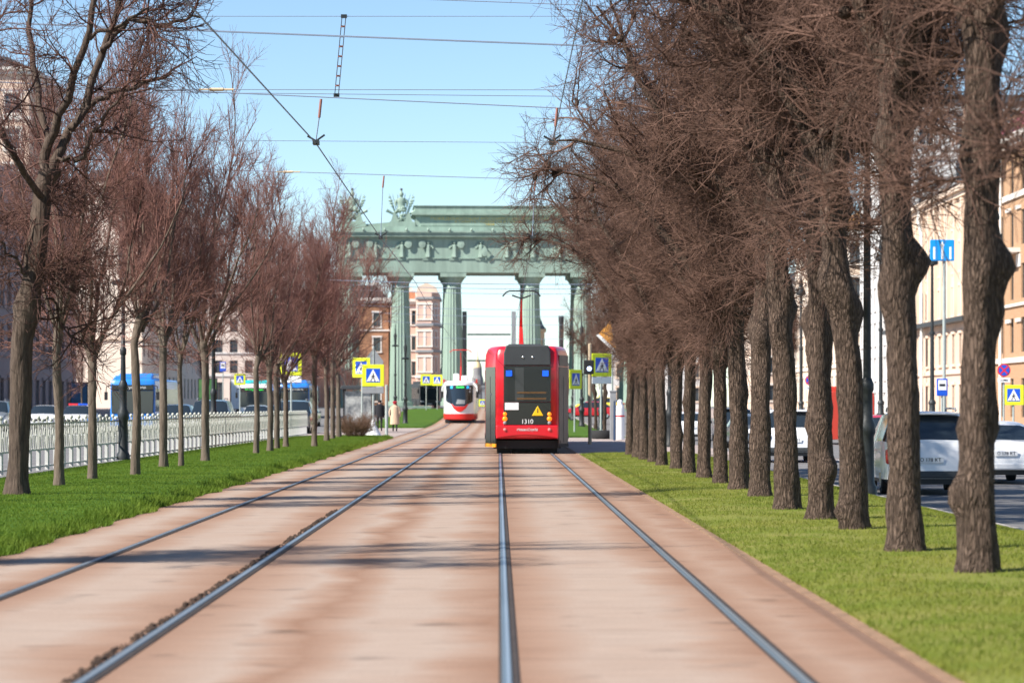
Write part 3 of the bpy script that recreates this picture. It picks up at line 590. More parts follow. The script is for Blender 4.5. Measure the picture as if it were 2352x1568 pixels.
# ------------------------------------------------------------------ trams
def loft(rings):
    n = len(rings[0]); vs = [p for r in rings for p in r]
    fs = [(i * n + k, i * n + (k + 1) % n, (i + 1) * n + (k + 1) % n, (i + 1) * n + k) for i in range(len(rings) - 1) for k in range(n)]
    return vs, fs + [tuple(range(n))[::-1], tuple((len(rings) - 1) * n + k for k in range(n))]
FLANK_SHADE = M('flank_shade_brown', (.055, .030, .024), .45, var=.5, scale=2.2, spec=.3)  # shade and dark reflections of the tram's right side, put into the colour
def red_tram():
    t = thing('red_tram', 'red tram with a black rear window seen from behind on the right track', 'tram', (.85, 84.3, 0))
    L = 27.5
    def plan(ix, iy, z):
        hw = [(-.82, 0), (-.93, .07), (-1.25, 1.35), (-1.25, L - 2), (-.9, L), (.9, L), (1.25, L - 2), (1.25, 1.35), (.93, .07), (.82, 0)]
        return [(x * ix, y + iy * (1 if y < L / 2 else -1), z) for x, y in hw]
    b = MB().add(*loft([plan(.97, .06, .45), plan(1, 0, .55), plan(1, 0, 2.62), plan(.985, .03, 2.95), plan(.93, .12, 3.13), plan(.85, .3, 3.2)])); b.build('body', RED, t, True, .04)
    u = MB().box(-1.0, 1.0, .25, L - .3, .16, .40).box(-.9, -.45, .5, 2.2, .0, .3).box(.45, .9, .5, 2.2, .0, .3); u.build('underframe', BLACK, t)
    for y in (1.3, 3.2, 14, 16, 23.5, 25.4):
        for s in (-1, 1): MB().tube([(s * .70, y, .34), (s * .83, y, .34)], .31, 20).build('wheel', RAILSIDE, t, True)
    # rear: bumper with an arched lower edge
    arc = [(-.92, .85), (-.92, .45)] + [(x / 10 * .92, .45 + .10 * (1 - (x / 10) ** 2)) for x in range(-9, 10)] + [(.92, .45), (.92, .85)]
    MB().prism(arc[::-1], -.13, .12).build('bumper', RED, t, False, .03)
    MB().prism([(-.70, .855), (.70, .855), (.70, 1.53), (-.70, 1.53)], -.05, .05).build('lower_panel', BLACKG, t, False, .015)
    MB().prism([(-.70, 2.62), (.70, 2.62), (.69, 3.0), (.62, 3.215), (-.62, 3.215), (-.69, 3.0)], -.06, .4).build('upper_panel', GREYD, t, False, .03)
    MB().prism([(-.69, 1.55), (.69, 1.55), (.69, 2.6), (-.69, 2.6)], -.015, .02).build('window_back', BLACK, t)
    for z in (1.63, 1.81): MB().tube([(-.30, -.03, z), (.56, -.03, z)], .026, 6).build('grab_rail', YELB, t)
    MB().box(-.36, -.10, -.028, -.02, 1.58, 2.55).build('seat_column', GREYM, t)
    gm = bpy.data.materials.new('tram_pane'); gm.use_nodes = True; n = gm.node_tree; bs = n.nodes['Principled BSDF']
    bs.inputs['Base Color'].default_value = (.02, .025, .03, 1); bs.inputs['Roughness'].default_value = .06
    tr = n.nodes.new('ShaderNodeBsdfTransparent'); mx = n.nodes.new('ShaderNodeMixShader'); mx.inputs[0].default_value = .42
    n.links.new(tr.outputs[0], mx.inputs[1]); n.links.new(bs.outputs[0], mx.inputs[2]); n.links.new(mx.outputs[0], n.nodes['Material Output'].inputs[0])
    MB().box(-.70, .70, -.075, -.065, 1.54, 2.61).build('rear_window', gm, t)
    for s in (-1, 1):
        MB().box(s * .54 - .09, s * .54 + .09, -.095, -.082, 2.30, 2.47).build('route_display', SBLUE, t)
        MB().ball((s * .66, -.06, 1.18), .06, .035, .06, 10, 6).build('indicator_lamp', ORANGE, t, True)
        MB().ball((s * .66, -.06, 1.04), .075, .04, .075, 10, 6).build('tail_lamp', ORANGE, t, True)
        MB().ball((s * .66, -.06, .92), .055, .035, .055, 10, 6).build('reversing_lamp', GREYM, t, True)
        MB().ball((s * .66, -.14, .72), .05, .03, .05, 10, 6).build('reflector', M('reflector_pink', (.75, .2, .2), .4, var=0), t, True)
    MB().prism([(-.66, 1.30), (-.25, 1.30), (-.25, 1.52), (-.66, 1.52)], -.075, -.05).build('number_plate', SWHITE, t, False, .008)
    tri = MB().prism([(.14, 1.13), (.48, 1.13), (.31, 1.43)], -.075, -.05).build('warning_triangle', TRI, t, False, .01)
    MB().prism([(.295, 1.22), (.325, 1.22), (.318, 1.35), (.302, 1.35)], -.08, -.0755).build('pictogram', SBLACK, tri)
    text('fleet_number', '1310', .19, SWHITE, t, (-.0, -.055, .955), .004, .32)
    text('lettering', '«Чижик»/Служба', .11, SWHITE, t, (0, -.135, .72), .004, .62)
    for x in (-.12, .16): MB().ball((x, -.065, 2.86), .035, .02, .035, 8, 5).build('camera_eye', CHROME, t, True)
    # tapered flanks: black doors on the left, matt brown on the right painting its shade and dark reflections
    for s in (-1, 1):
        d = Vector((s * -.32, -1.28, 0)).normalized() * -1                       # along the flank, away from the rear
        nrm = Vector((s * abs(d.y), -abs(d.x), 0)); p0 = Vector((s * .93, .07, 0))
        def flank(name, a, b_, z0, z1, off, mat):
            q0, q1 = p0 + d * a, p0 + d * b_; v = []
            for o_ in (-.02, off):
                v += [tuple(q0 + nrm * o_ + Vector((0, 0, z0))), tuple(q1 + nrm * o_ + Vector((0, 0, z0))), tuple(q1 + nrm * o_ + Vector((0, 0, z1))), tuple(q0 + nrm * o_ + Vector((0, 0, z1)))]
            mb = MB().add(v, [(0, 1, 2, 3), (7, 6, 5, 4), (0, 4, 5, 1), (1, 5, 6, 2), (2, 6, 7, 3), (3, 7, 4, 0)]); return mb.build(name, mat, t)
        flank('door', .03, 1.24, .30, 2.58, .012, BLACKG if s < 0 else FLANK_SHADE)
        flank('door_leaf_edge', .62, .65, .34, 2.30, .018, GREYD)
        flank('door_sill', .02, 1.27, .20, .30, .02, YELB if s < 0 else RAILSIDE)
        if s > 0: flank('upper_flank_shade', .06, 1.26, 2.60, 2.93, .012, FLANK_SHADE)  # added dark strip over the red body, painted shade
        if s < 0: flank('door_lamp', .5, .58, 1.72, 1.8, .02, GREYM)
        MB().box(s * 1.25 - .012, s * 1.25 + .012, 1.6, L - 2.1, 1.25, 2.5).build('side_window', BLACKG if s < 0 else FLANK_SHADE, t)  # right window coloured with the painted shade, not glass
        MB().box(s * 1.25 - .015, s * 1.25 + .015, 1.6, L - 2.1, .42, .60).build('side_skirt', GREYD, t)
    r = MB().box(-.5, .5, 3.0, 6.5, 3.2, 3.30).box(-.55, .55, 9, 14, 3.2, 3.45); r.build('roof_equipment', GREYD, t, False, .05)
    p = MB().tube([(-.06, 20.4, 3.3), (-.02, 22.6, 4.4), (0, 20.7, 5.35)], [.045, .035, .02], 6).tube([(.06, 20.4, 3.3), (.02, 22.6, 4.4), (0, 20.7, 5.35)], [.045, .035, .02], 6).box(-.4, .4, 20.2, 20.6, 3.2, 3.34)
    p = p.build('pantograph', REDD, t)
    MB().tube([(-.70, 20.7, 5.46), (-.58, 20.7, 5.60), (-.45, 20.7, 5.66), (.45, 20.7, 5.66), (.58, 20.7, 5.60), (.70, 20.7, 5.46)], .028, 6).tube([(-.35, 20.7, 5.5), (0, 20.7, 5.38), (.35, 20.7, 5.5)], .03, 6).build('contact_strip', IRON, p)
red_tram()
def white_tram():
    t = thing('white_tram', 'oncoming white tram with a red chin and skirt on the left track', 'tram', (-2.92, 213.5, G(214)))
    L = 15
    def yb(x, z): return .55 * (abs(x) / 1.06) ** 2.2 + max(0, z - 1.2) * .18
    xs = [a_ * .85 for a_ in (-1.25, -1.1, -.9, -.6, -.3, 0, .3, .6, .9, 1.1, 1.25)]
    def ring(z, k=1, dy=0): return [(x * k, yb(x, z) + dy, z) for x in xs] + [(1.25 * k, 2.6, z), (1.25 * k, L, z), (-1.25 * k, L, z), (-1.25 * k, 2.6, z)]
    vs, fs = loft([ring(.72), ring(1.3), ring(2.0), ring(2.75), ring(3.05, .97, .05), ring(3.18, .86, .25)]); MB().add(vs, fs).build('body', WHITET, t, True)
    vs, fs = loft([ring(.26, .96, .08), ring(.34, 1, -.02), ring(.72, 1.005, -.02)]); MB().add(vs, fs).build('skirt', REDD, t, True)
    MB().box(-1.1, 1.1, .5, L - .2, .05, .3).build('underframe', BLACK, t)
    for s in (-1, 1): MB().tube([(s * .70, 1.3, .32), (s * .83, 1.3, .32)], .31, 16).build('wheel', RAILSIDE, t)
    def patch(name, poly, off, mat):                                   # panel following the curved nose
        bm = bmesh.new(); f = bm.faces.new([bm.verts.new((x * .85, 0, z)) for x, z in poly])
        bmesh.ops.triangulate(bm, faces=[f]); bmesh.ops.subdivide_edges(bm, edges=bm.edges[:], cuts=5, use_grid_fill=True)
        ex = bmesh.ops.extrude_face_region(bm, geom=bm.faces[:])['geom']
        top = {v for v in ex if isinstance(v, bmesh.types.BMVert)}
        for v in bm.verts: v.co.y = yb(v.co.x, v.co.z) + (-off if v in top else .03)
        bmesh.ops.recalc_face_normals(bm, faces=bm.faces[:])
        me = bpy.data.meshes.new(name); bm.to_mesh(me); bm.free(); me.materials.append(mat); return link(name, me, t, True)
    patch('corner_glass', [(-1.17, 1.62), (-.8, 1.45), (.8, 1.45), (1.17, 1.62), (1.19, 2.86), (-1.19, 2.86)], .012, BLACKG)
    patch('windscreen', [(-.62, 1.42), (-.45, 1.3), (.45, 1.3), (.62, 1.42), (.86, 2.84), (-.86, 2.84)], .03, GLASS)
    patch('chin', [(-.80, 1.48), (-.55, 1.12), (-.25, .92), (0, .86), (.25, .92), (.55, 1.12), (.80, 1.48), (.6, 1.4), (.4, 1.26), (-.4, 1.26), (-.6, 1.4)], .04, REDD)
    patch('dashboard_papers', [(-.35, 1.45), (.45, 1.45), (.5, 1.75), (-.2, 1.8)], .045, GREYM)
    for s in (-1, 1): patch('route_display', [(s * .62, 2.62), (s * .82, 2.62), (s * .82, 2.8), (s * .62, 2.8)][::s], .05, M('screen_cyan', (.02, .35, .75), .4, var=0, emit=(.02, .4, .9, .6)))
    patch('destination_display', [(-.3, 2.66), (.4, 2.66), (.4, 2.77), (-.3, 2.77)], .05, SGREEN)
    for s in (-1, 1): patch('headlight', [(s * .8, .82), (s * 1.08, .84), (s * 1.08, .98), (s * .84, .96)][::s], .03, HEADL)
    for s in (-1, 1):
        MB().tube([(s * 1.05, .9, 3.0), (s * 1.3, .5, 2.7), (s * 1.32, .5, 2.4)], .05, 6).build('mirror_arm', WHITET, t)
        MB().box(s * 1.32 - .1, s * 1.32 + .1, .45, .55, 1.9, 2.4).build('mirror', BLACK, t, False, .03)
        MB().box(s * 1.255 - .01, s * 1.255 + .01, 2.7, L - .3, 1.4, 2.7).build('side_window', BLACKG, t)
        MB().box(s * 1.25 - .04, s * 1.25 + .04, 2.7, L, 3.05, 3.35).build('roof_rail', REDD, t)
    MB().box(-.5, -.05, 2.2, 4, 3.15, 3.75).box(.1, .6, 2.2, 4, 3.15, 3.6).build('roof_equipment', WHITET, t, False, .08)
    p = MB().tube([(0, 6, 3.2), (0, 8, 4.4), (0, 6.2, 5.4)], [.06, .05, .04], 6).tube([(-.85, 6.2, 5.45), (-.6, 6.2, 5.62), (.6, 6.2, 5.62), (.85, 6.2, 5.45)], .035, 6).build('pantograph', REDD, t)
white_tram()

# ------------------------------------------------------------------ cars
def paint(name, c, metal=0): return M(name, c, .28, metal=metal, var=0, spec=.5, coat=.6)
PW = paint('paint_white', (.78, .78, .79)); PS = paint('paint_silver', (.35, .37, .38), .4); PB = paint('paint_dark', (.018, .022, .03)); PR_ = paint('paint_red', (.55, .012, .02)); PG = paint('paint_grey', (.09, .10, .115)); PY = paint('paint_yellow', (.85, .6, .02)); PBL = paint('paint_blue_dark', (.03, .06, .13))
CST = {  # y fraction from the rear, belt z, roof z, roof half width factor
    'suv': (4.65, 1.90, 1.70, [(0, .62, .64, .9), (.012, .80, .82, .92), (.02, 1.0, 1.03, .93), (.035, 1.08, 1.12, .92), (.12, 1.10, 1.62, .80), (.17, 1.10, 1.69, .77), (.38, 1.09, 1.70, .77), (.40, 1.09, 1.70, .77), (.58, 1.07, 1.65, .76), (.73, 1.05, 1.09, .88), (.77, 1.03, 1.06, .88), (.95, .88, .92, .88), (.985, .75, .78, .86), (1, .55, .57, .82)]),
    'sedan': (4.7, 1.83, 1.46, [(0, .60, .62, .88), (.012, .80, .83, .9), (.03, .96, .99, .9), (.10, .99, 1.02, .88), (.24, .96, 1.36, .72), (.30, .95, 1.44, .70), (.45, .94, 1.46, .69), (.47, .94, 1.46, .69), (.56, .93, 1.43, .69), (.72, .92, .95, .86), (.76, .9, .93, .86), (.95, .76, .79, .86), (.985, .65, .68, .84), (1, .48, .5, .8)]),
    'hatch': (4.1, 1.76, 1.5, [(0, .60, .62, .9), (.012, .78, .80, .92), (.025, .92, .95, .92), (.045, .98, 1.02, .91), (.15, .98, 1.42, .76), (.21, .98, 1.49, .73), (.42, .97, 1.50, .73), (.44, .97, 1.50, .73), (.57, .96, 1.46, .72), (.72, .94, .98, .86), (.76, .92, .96, .86), (.95, .8, .83, .86), (.985, .68, .7, .84), (1, .5, .52, .8)])}
def car(name, kind, pm, label, x, y, z, rz, group, cat='car', extra=None):
    L, Wd, Ht, st = CST[kind]; t = thing(name, label, cat, (x, y, z), rz, group)
    def ring(s):
        f, zb, zr, wr = s; yy = (f - .5) * L; w = Wd / 2 * (.90 + .10 * min(1, f / .08, (1 - f) / .12)); z0 = .22 + (.12 if f < .02 or f > .98 else 0)
        zm = min(zb - .05, .66)
        half = [(0, z0), (w * .86, z0), (w * .97, z0 + .10), (w, zm), (w * .965, zb), (w * wr * 1.02, zr - .05), (w * wr * .8, zr), (0, zr + .015)]
        return [(a, yy, c) for a, c in half]
    rs = [ring(s) for s in st]; n = 8
    parts = {k: MB() for k in ('body', 'sill', 'window', 'windscreen', 'rear_window')}
    def face(key, q): parts[key].add(q, [(0, 1, 2, 3)])
    for i in range(len(rs) - 1):
        a, b = st[i], st[i + 1]; cab = (a[2] - a[1] > .2 or b[2] - b[1] > .2); slopeR = b[2] - a[2] > .3; slopeF = a[2] - b[2] > .3
        pillar = (b[0] - a[0] < .03)
        for j in range(n - 1):
            k = 'body'
            if j <= 1: k = 'sill'
            elif j == 4 and cab and not pillar and not slopeR and not slopeF: k = 'window'
            elif j == 4 and cab and (slopeR or slopeF): k = 'window'
            elif j >= 5 and slopeR: k = 'rear_window'
            elif j >= 5 and slopeF: k = 'windscreen'
            for s in (1, -1):
                q = [(rs[i][j][0] * s, *rs[i][j][1:]), (rs[i + 1][j][0] * s, *rs[i + 1][j][1:]), (rs[i + 1][j + 1][0] * s, *rs[i + 1][j + 1][1:]), (rs[i][j + 1][0] * s, *rs[i][j + 1][1:])]
                face(k, q if s > 0 else q[::-1])
    for e, fl in ((0, 1), (len(rs) - 1, -1)):
        for s in (1, -1):
            pl = [(p[0] * s, p[1], p[2]) for p in rs[e]]; parts['body'].add(pl[::(s * -fl)], [tuple(range(n))])
    for k, mb in parts.items():
        if mb.f:
            o = mb.build(k, {'body': pm, 'sill': GREYD}.get(k, GLASS), t, False)
            bm = bmesh.new(); bm.from_mesh(o.data); bmesh.ops.remove_doubles(bm, verts=bm.verts[:], dist=.002); bmesh.ops.recalc_face_normals(bm, faces=bm.faces[:]); bm.to_mesh(o.data); bm.free()
            o.data.polygons.foreach_set('use_smooth', [True] * len(o.data.polygons)); o.data.set_sharp_from_angle(angle=R(28))
    hw = Wd / 2
    for s in (-1, 1):
        for yy in (-L * .30, L * .31):
            w = MB().tube([(s * (hw - .21), yy, .33), (s * (hw - .03), yy, .33)], .335, 22).build('wheel', RUBBER, t, True)
            MB().tube([(s * (hw - .035), yy, .33), (s * (hw - .018), yy, .33)], .21, 14).build('rim', CHROME, w, True)
        zb = st[2][1]
        tx, tw, th = (.87, .07, .30) if kind == 'suv' else (.76, .17, .13)
        MB().box(s * hw * tx - tw, s * hw * tx + tw, -L / 2 - .015, -L / 2 + .3, zb - .06 - th, zb - .06).build('taillight', REDL, t, False, .03)
        MB().box(s * (hw * .64) - .16, s * (hw * .64) + .16, L / 2 - .22, L / 2 + .012, .60, .74).build('headlight', HEADL, t, False, .04)
        MB().box(s * (hw + .02), s * (hw + .2), L * .19, L * .19 + .1, .92, 1.06).build('mirror', pm, t, False, .03)
    for yy, rz_ in ((-L / 2 - .02, 0), (L / 2 + .02, math.pi)):
        pl = MB().box(-.26, .26, -.012, .012, -.056, .056).build('plate', SWHITE, t, loc=(0, yy, .72 if yy < 0 else .46)); pl.rotation_euler = (0, 0, rz_)
        me = text_mesh('О 178 КТ', .1, .002, w=.42); me.materials.clear(); me.materials.append(SBLACK); link('plate_lettering', me, pl, loc=(0, -.015, 0))
    MB().box(-hw * .88, hw * .88, -L / 2 - .03, -L / 2 + .1, .34, .50).build('bumper', GREYD if kind == 'suv' else pm, t, False, .04)
    MB().box(-hw * .5, hw * .5, L / 2 - .1, L / 2 + .014, .50, .66).build('grille', BLACK, t, False, .02)
    if kind == 'suv':
        for s in (-1, 1): MB().tube([(s * hw * .66, -L * .30, Ht + .02), (s * hw * .66, -L * .28, Ht + .07), (s * hw * .66, L * .05, Ht + .07), (s * hw * .66, L * .07, Ht + .0)], .022, 6).build('roof_rail', GREYM, t)
        MB().box(-hw * .68, hw * .68, -L / 2 + .40, -L / 2 + .62, Ht - .06, Ht - .02).build('spoiler', pm, t, False, .015)
    if extra == 'police':
        MB().box(-.55, .0, -.1, .12, Ht, Ht + .1).build('blue_beacon', BLUE, t, False, .03); MB().box(.0, .55, -.1, .12, Ht, Ht + .1).build('red_beacon', SRED, t, False, .03)
    if extra == 'taxi':
        MB().box(-.3, .3, -.1, .1, Ht, Ht + .16).build('taxi_sign', YEL, t, False, .03)
    return t
GR_, GL_ = 'cars on the right hand road', 'oncoming cars on the left hand road'
RZ = -.4
car('parked_car', 'suv', PW, 'white off-roader with pale roof seen from behind between the two nearest right trunks', gx(2146, 58), 58 + 2.3, RZ, R(-2), GR_)
car('parked_car', 'sedan', PW, 'white saloon at the right picture edge behind the nearest lime trunk', gx(2310, 66), 66 + 2.3, RZ, 0, GR_)
car('parked_car', 'suv', PW, 'smaller white off-roader seen between the fifth and sixth right trunks', gx(1822, 91), 91 + 2.3, RZ, 0, GR_)
car('parked_car', 'hatch', PR_, 'red hatchback partly hidden by the dark lamp post on the right', gx(2024, 96), 96 + 2, RZ, 0, GR_)
car('parked_car', 'sedan', PG, 'grey saloon farther up the right road behind the middle right trunks', gx(1718, 122), 122, RZ, 0, GR_)
car('parked_car', 'suv', PB, 'dark off-roader farther up the right road behind the thin right trunks', gx(1682, 146), 146, RZ, 0, GR_)
car('parked_car', 'hatch', PW, 'small white hatchback far up the right road', gx(1580, 150), 150, RZ, 0, GR_)
car('crossing_car', 'sedan', PR_, 'red saloon seen side on crossing behind the ring planter', gx(1352, 235), 235, G(235) + .02, R(90), None)
car('taxi', 'sedan', PY, 'yellow taxi crossing the square behind the red saloon', gx(1378, 275), 275, G(275) + .02, R(80), None, 'taxi', 'taxi')
car('oncoming_car', 'suv', PB, 'dark off-roader with bright headlights just past the end of the white fence', gx(676, 147), 147, 0, R(180), GL_)
car('oncoming_car', 'sedan', PW, 'white police saloon with a blue and red light bar left of the blue bus', gx(180, 163), 163, 0, R(180), GL_, 'police car', 'police')
car('oncoming_car', 'sedan', PW, 'white saloon behind the fence between the first two left trunks', gx(103, 172), 172, 0, R(180), GL_)
car('oncoming_car', 'suv', PS, 'silver car cut off by the left picture edge behind the fence', gx(-12, 158), 158, 0, R(180), GL_)
car('oncoming_car', 'suv', PB, 'big dark off-roader behind the fence at the ornate lamp post', gx(486, 134), 134, 0, R(180), GL_)
car('oncoming_car', 'hatch', PBL, 'dark blue hatchback behind the fence right of the blue bus', gx(408, 150), 150, 0, R(180), GL_)
car('oncoming_car', 'sedan', PW, 'white saloon in front of the turquoise bus', gx(590, 186), 186, 0, R(180), GL_)
car('oncoming_car', 'sedan', PB, 'black saloon beside the white saloon in front of the turquoise bus', gx(640, 182), 182, 0, R(180), GL_)
car('oncoming_car', 'sedan', PG, 'dark grey saloon behind the dark off-roader, ahead of the distant blue bus', gx(703, 196), 196, G(196), R(180), GL_)
car('oncoming_car', 'hatch', PW, 'white hatchback behind the dark off-roader under the distant blue bus', gx(676, 205), 205, G(205), R(180), GL_)

# ------------------------------------------------------------------ buses
def bus(name, pm, label, x, y, z, rz, body=None, led=SWHITE):
    t = thing(name, label, 'bus', (x, y, z), rz); L, w, h = 12, 1.25, 2.95
    ring = lambda k, dy, zz: [(-w * k, dy, zz), (-w * k * .8, dy - .12, zz), (w * k * .8, dy - .12, zz), (w * k, dy, zz), (w * k, L, zz), (-w * k, L, zz)]
    MB().add(*loft([ring(.97, .15, .28), ring(1, .12, .45), ring(1, .15, 1.2), ring(1, .2, 2.6), ring(.97, .3, 2.85), ring(.86, .5, h)])).build('body', body or pm, t, True, .03)
    MB().box(-w * .88, w * .88, .35, .6, 2.62, 3.12).box(-w * .8, w * .8, 1.5, 6, 2.9, 3.25).build('roof_fairing', pm, t, False, .1)
    MB().prism([(-w * .93, 1.0), (w * .93, 1.0), (w * .95, 2.28), (-w * .95, 2.28)], -.03, .15).build('windscreen', GLASS, t, False, .03)
    MB().prism([(-w * .95, 2.30), (w * .95, 2.30), (w * .93, 2.6), (-w * .93, 2.6)], -.01, .2).build('destination_box', BLACKG, t, False, .03)
    text('destination_lettering', '59 Купчино', .2, led, t, (0, -.02, 2.45), .004, 1.5)
    MB().box(-w * .97, w * .97, -.06, .1, .3, .62).build('bumper', pm, t, False, .04)
    MB().box(-.26, .26, -.08, -.06, .42, .53).build('plate', SWHITE, t)
    for s in (-1, 1):
        MB().box(s * .9 - .2, s * .9 + .2, -.04, .1, .68, .84).build('headlight', HEADL, t, False, .03)
        MB().tube([(s * 1.1, .15, 2.6), (s * 1.42, -.15, 2.5), (s * 1.45, -.15, 2.2)], .03, 6).box(s * 1.45 - .09, s * 1.45 + .09, -.2, -.1, 1.75, 2.2).build('mirror', BLACK, t)
        MB().box(s * w - .012, s * w + .012, .5, L - .4, 1.1, 2.4).build('side_window', BLACKG, t)
        for yy in (2.4, 8.8): MB().tube([(s * (w - .25), yy, .48), (s * (w + .01), yy, .48)], .48, 20).build('wheel', RUBBER, t, True)
PBUS = M('bus_blue', (.03, .22, .66), .3, var=0, coat=.3); PTUR = M('bus_turquoise', (.02, .48, .52), .3, var=0, coat=.3)
bus('city_bus', PBUS, 'blue city bus facing us behind the fence on the left road', gx(304, 159), 159, 0, 0)
bus('city_bus', PTUR, 'white bus with a turquoise roof behind the forked young tree', gx(584, 236), 236, G(236), 0, WHITET, SGREEN)
bus('city_bus', PBUS, 'distant blue bus above the dark off-roader on the left road', gx(676, 240), 240, G(240), 0)
bus('city_bus', GREYD, 'distant dark bus standing under the gate left of the white tram', gx(987, 345), 345, G(345), R(12))
bus('delivery_van', M('van_red', (.5, .05, .03), .4, var=0), 'tall orange red van seen between two right trunks', gx(1922, 140), 140, RZ, R(180))
bpy.data.objects['delivery_van']['category'] = 'van'
for c in list(bpy.data.objects['delivery_van'].children):
    if c.name.startswith('destination_lettering'): bpy.data.objects.remove(c)
bpy.data.objects['delivery_van'].scale = (.85, .5, .85)

# ------------------------------------------------------------------ fence along the left bank
def fence():
    t = thing('white_fence', 'white metal railing with knobbed tulip bars along the left road', 'fence', (-10.6, 0, 0), R(-.75))
    P = 1.07; mb = MB()
    mb.box(-.035, .035, -.09, .09, 0, .46)
    mb.box(-.018, .018, .09, P - .09, .06, .10).box(-.018, .018, .09, P - .09, .42, .46)
    mb.cur = 1; mb.box(-.015, .015, -.03, .03, .46, 1.08).box(-.015, .015, .03, P - .03, .98, 1.015)
    for k in range(3):
        y = P * (k + 1) / 4; lean = (-.09, .0, .09)[k]
        mb.tube([(0, y, .46), (0, y + lean, .72), (0, y - lean * .6, .98)], .013, 5)
        mb.tube([(0, y, .46), (0, y - lean - .05, .75), (0, y + lean * .6, .98)], .011, 5)
    mb.ball((0, 0, 1.12), .045, .045, .05, 8, 6); mb.ball((0, P / 2, 1.06), .035, .05, .04, 8, 6)
    me = mb.mesh('fence_panel', [FENCEW, FENCEG])
    for i in range(76): link('fence_panel', me, t, loc=(0, 51 + i * P, .05))
fence()

# ------------------------------------------------------------------ poles, lamps, wires
def ornate_pole(x, y, z, h, label, group, arm=False, lantern=False, s=1.0):
    t = thing('lamp_post', label, 'lamp post', (x, y, z), 0, group)
    MB().lathe([(.30 * s, 0), (.30 * s, .12), (.22 * s, .2), (.20 * s, 1.0), (.25 * s, 1.06), (.25 * s, 1.2), (.17 * s, 1.3), (.16 * s, 1.75), (.2 * s, 1.8), (.2 * s, 1.9), (.13 * s, 2.0)], 16).build('pedestal', IRON, t, True)
    MB().lathe([(.12 * s, 2.0), (.10 * s, h * .6), (.14 * s, h * .6 + .03), (.14 * s, h * .6 + .16), (.09 * s, h * .6 + .2), (.07 * s, h)], 14).build('shaft', IRON, t, True)
    if lantern: MB().lathe([(.05, h - .0), (.12, h + .05), (.30, h + .1), (.32, h + .22), (.22, h + .5), (.12, h + .7), (.16, h + .8), (.05, h + 1.2), (.01, h + 1.6)], 14).build('lantern', IRON, t, True)
    else: MB().lathe([(.07, h), (.28, h + .02), (.30, h + .1), (.08, h + .18), (.10, h + .5), (.14, h + .9), (.06, h + 1.1), (.04, h + 1.5), (.01, h + 1.9)], 12).build('finial', IRON, t, True)
    return t
GP = 'dark poles carrying the tram wires'
for (x, y, z, h, lab) in ((-9.15, 47, .06, 8.2, 'dark tram pole left of the frame holding the nearest wires'), (-9.5, 72, .06, 4.4, 'dark tram pole standing in front of the blue bus'), (-9.72, 97, .0, 6.2, 'dark ornate pole with ringed base at the fence under a feathery crown'), (-9.5, 123, .06, 6.2, 'dark tram pole near the far end of the white fence'),
                          (6.35, 49, -.1, 8.2, 'thick dark pole between the second and third right trunks'), (6.2, 73, -.08, 8.2, 'dark tram pole hidden among the middle right trunks'), (5.9, 98, .0, 8.2, 'dark tram pole right of the thin far trunks of the right row')):
    ornate_pole(x, y, z, h, lab, GP, s=.58)
GLP = 'slim lamp posts before the gate'
for (u, y, v, lab) in ((908, 230, 742, 'slim dark lamp post with a spiked top before the first clear gate column'), (931, 205, 765, 'slim dark lamp post just right of the spiked one, before the left gate columns'),
                       (1316, 230, 735, 'slim dark lamp post right of the red tram roof'), (1336, 190, 720, 'slim dark lamp post beside the right crossing sign'), (1381, 170, 760, 'slim dark lamp post behind the ring planter')):
    h = gz(v, y) - G(y) - 1.9; ornate_pole(gx(u, y), y, G(y), h, lab, GLP, s=.8)
for (u, y, v, lab) in ((2279, 121, 445, 'tall lamp post with a bell lantern before the brick building'), (2141, 150, 560, 'tall lamp post behind the blue lane sign'), (2023, 165, 555, 'tall lamp post before the white building, left of the blue lane sign'), (1840, 190, 640, 'tall lamp post before the pale building with the orange roof')):
    ornate_pole(gx(u, y), y, -.26, gz(v, y) + .26 - 1.2, lab, 'lantern posts along the right pavement', lantern=True)
def wire(name, label, cat, pts, r, group, n=5, mat=None, sag=0):
    P = [Vector(p) for p in pts]
    if len(P) == 2:
        a, b = P; P = [a.lerp(b, k / 12) - Vector((0, 0, sag * 4 * (k / 12) * (1 - k / 12))) for k in range(13)]
    o = MB().tube(P, r, n).build(name, mat or WIRE, None, True); return tag(o, label, cat, group)
GC, GS = 'contact wires over the tracks', 'cross wires slung between the poles'
wire('contact_wire', 'overhead contact wire falling diagonally from upper left to the gate', 'wire', [(-3.45, -10, 5.66), (-3.45, 21, 5.66), (-2.95, 46, 5.66), (-2.98, 72, 5.66), (-2.85, 97, 5.66), (-2.98, 123, 5.66), (-2.9, 330, 5.66)], .011, GC)
wire('contact_wire', 'overhead contact wire dropping steeply beside the right tree branches', 'wire', [(.88, -10, 5.66), (.85, 330, 5.66)], .008, GC)
def span(label, Y, va, ua, vb, ub, r=.007, dbl=0, sag=.0):
    za, zb, xa, xb = gz(va, Y), gz(vb, Y), gx(ua, Y), gx(ub, Y); k = (zb - za) / (xb - xa)
    xl, xr = -9.3, 6.3
    o = wire('span_wire', label, 'wire', [(xl, Y, za + k * (xl - xa)), (xr, Y, za + k * (xr - xa))], r, GS, sag=sag)
    if dbl:
        w = MB().tube([(xl, Y + .1, za + k * (xl - xa) + dbl), (xr, Y + .1, za + k * (xr - xa) + dbl)], r, 5).build('twin_strand', WIRE, o)
    return o
span('topmost cross wire, cut by the upper picture edge', 42, 0, 1000, 12, 1330, .007)
span('thin level cross wire second from the top, holding the wire ladder top', 47.5, 38, 430, 38, 1240, .006)
span('thick sloping double cross wire under the wire ladder top', 46, 73, 490, 106, 1330, .009, .025)
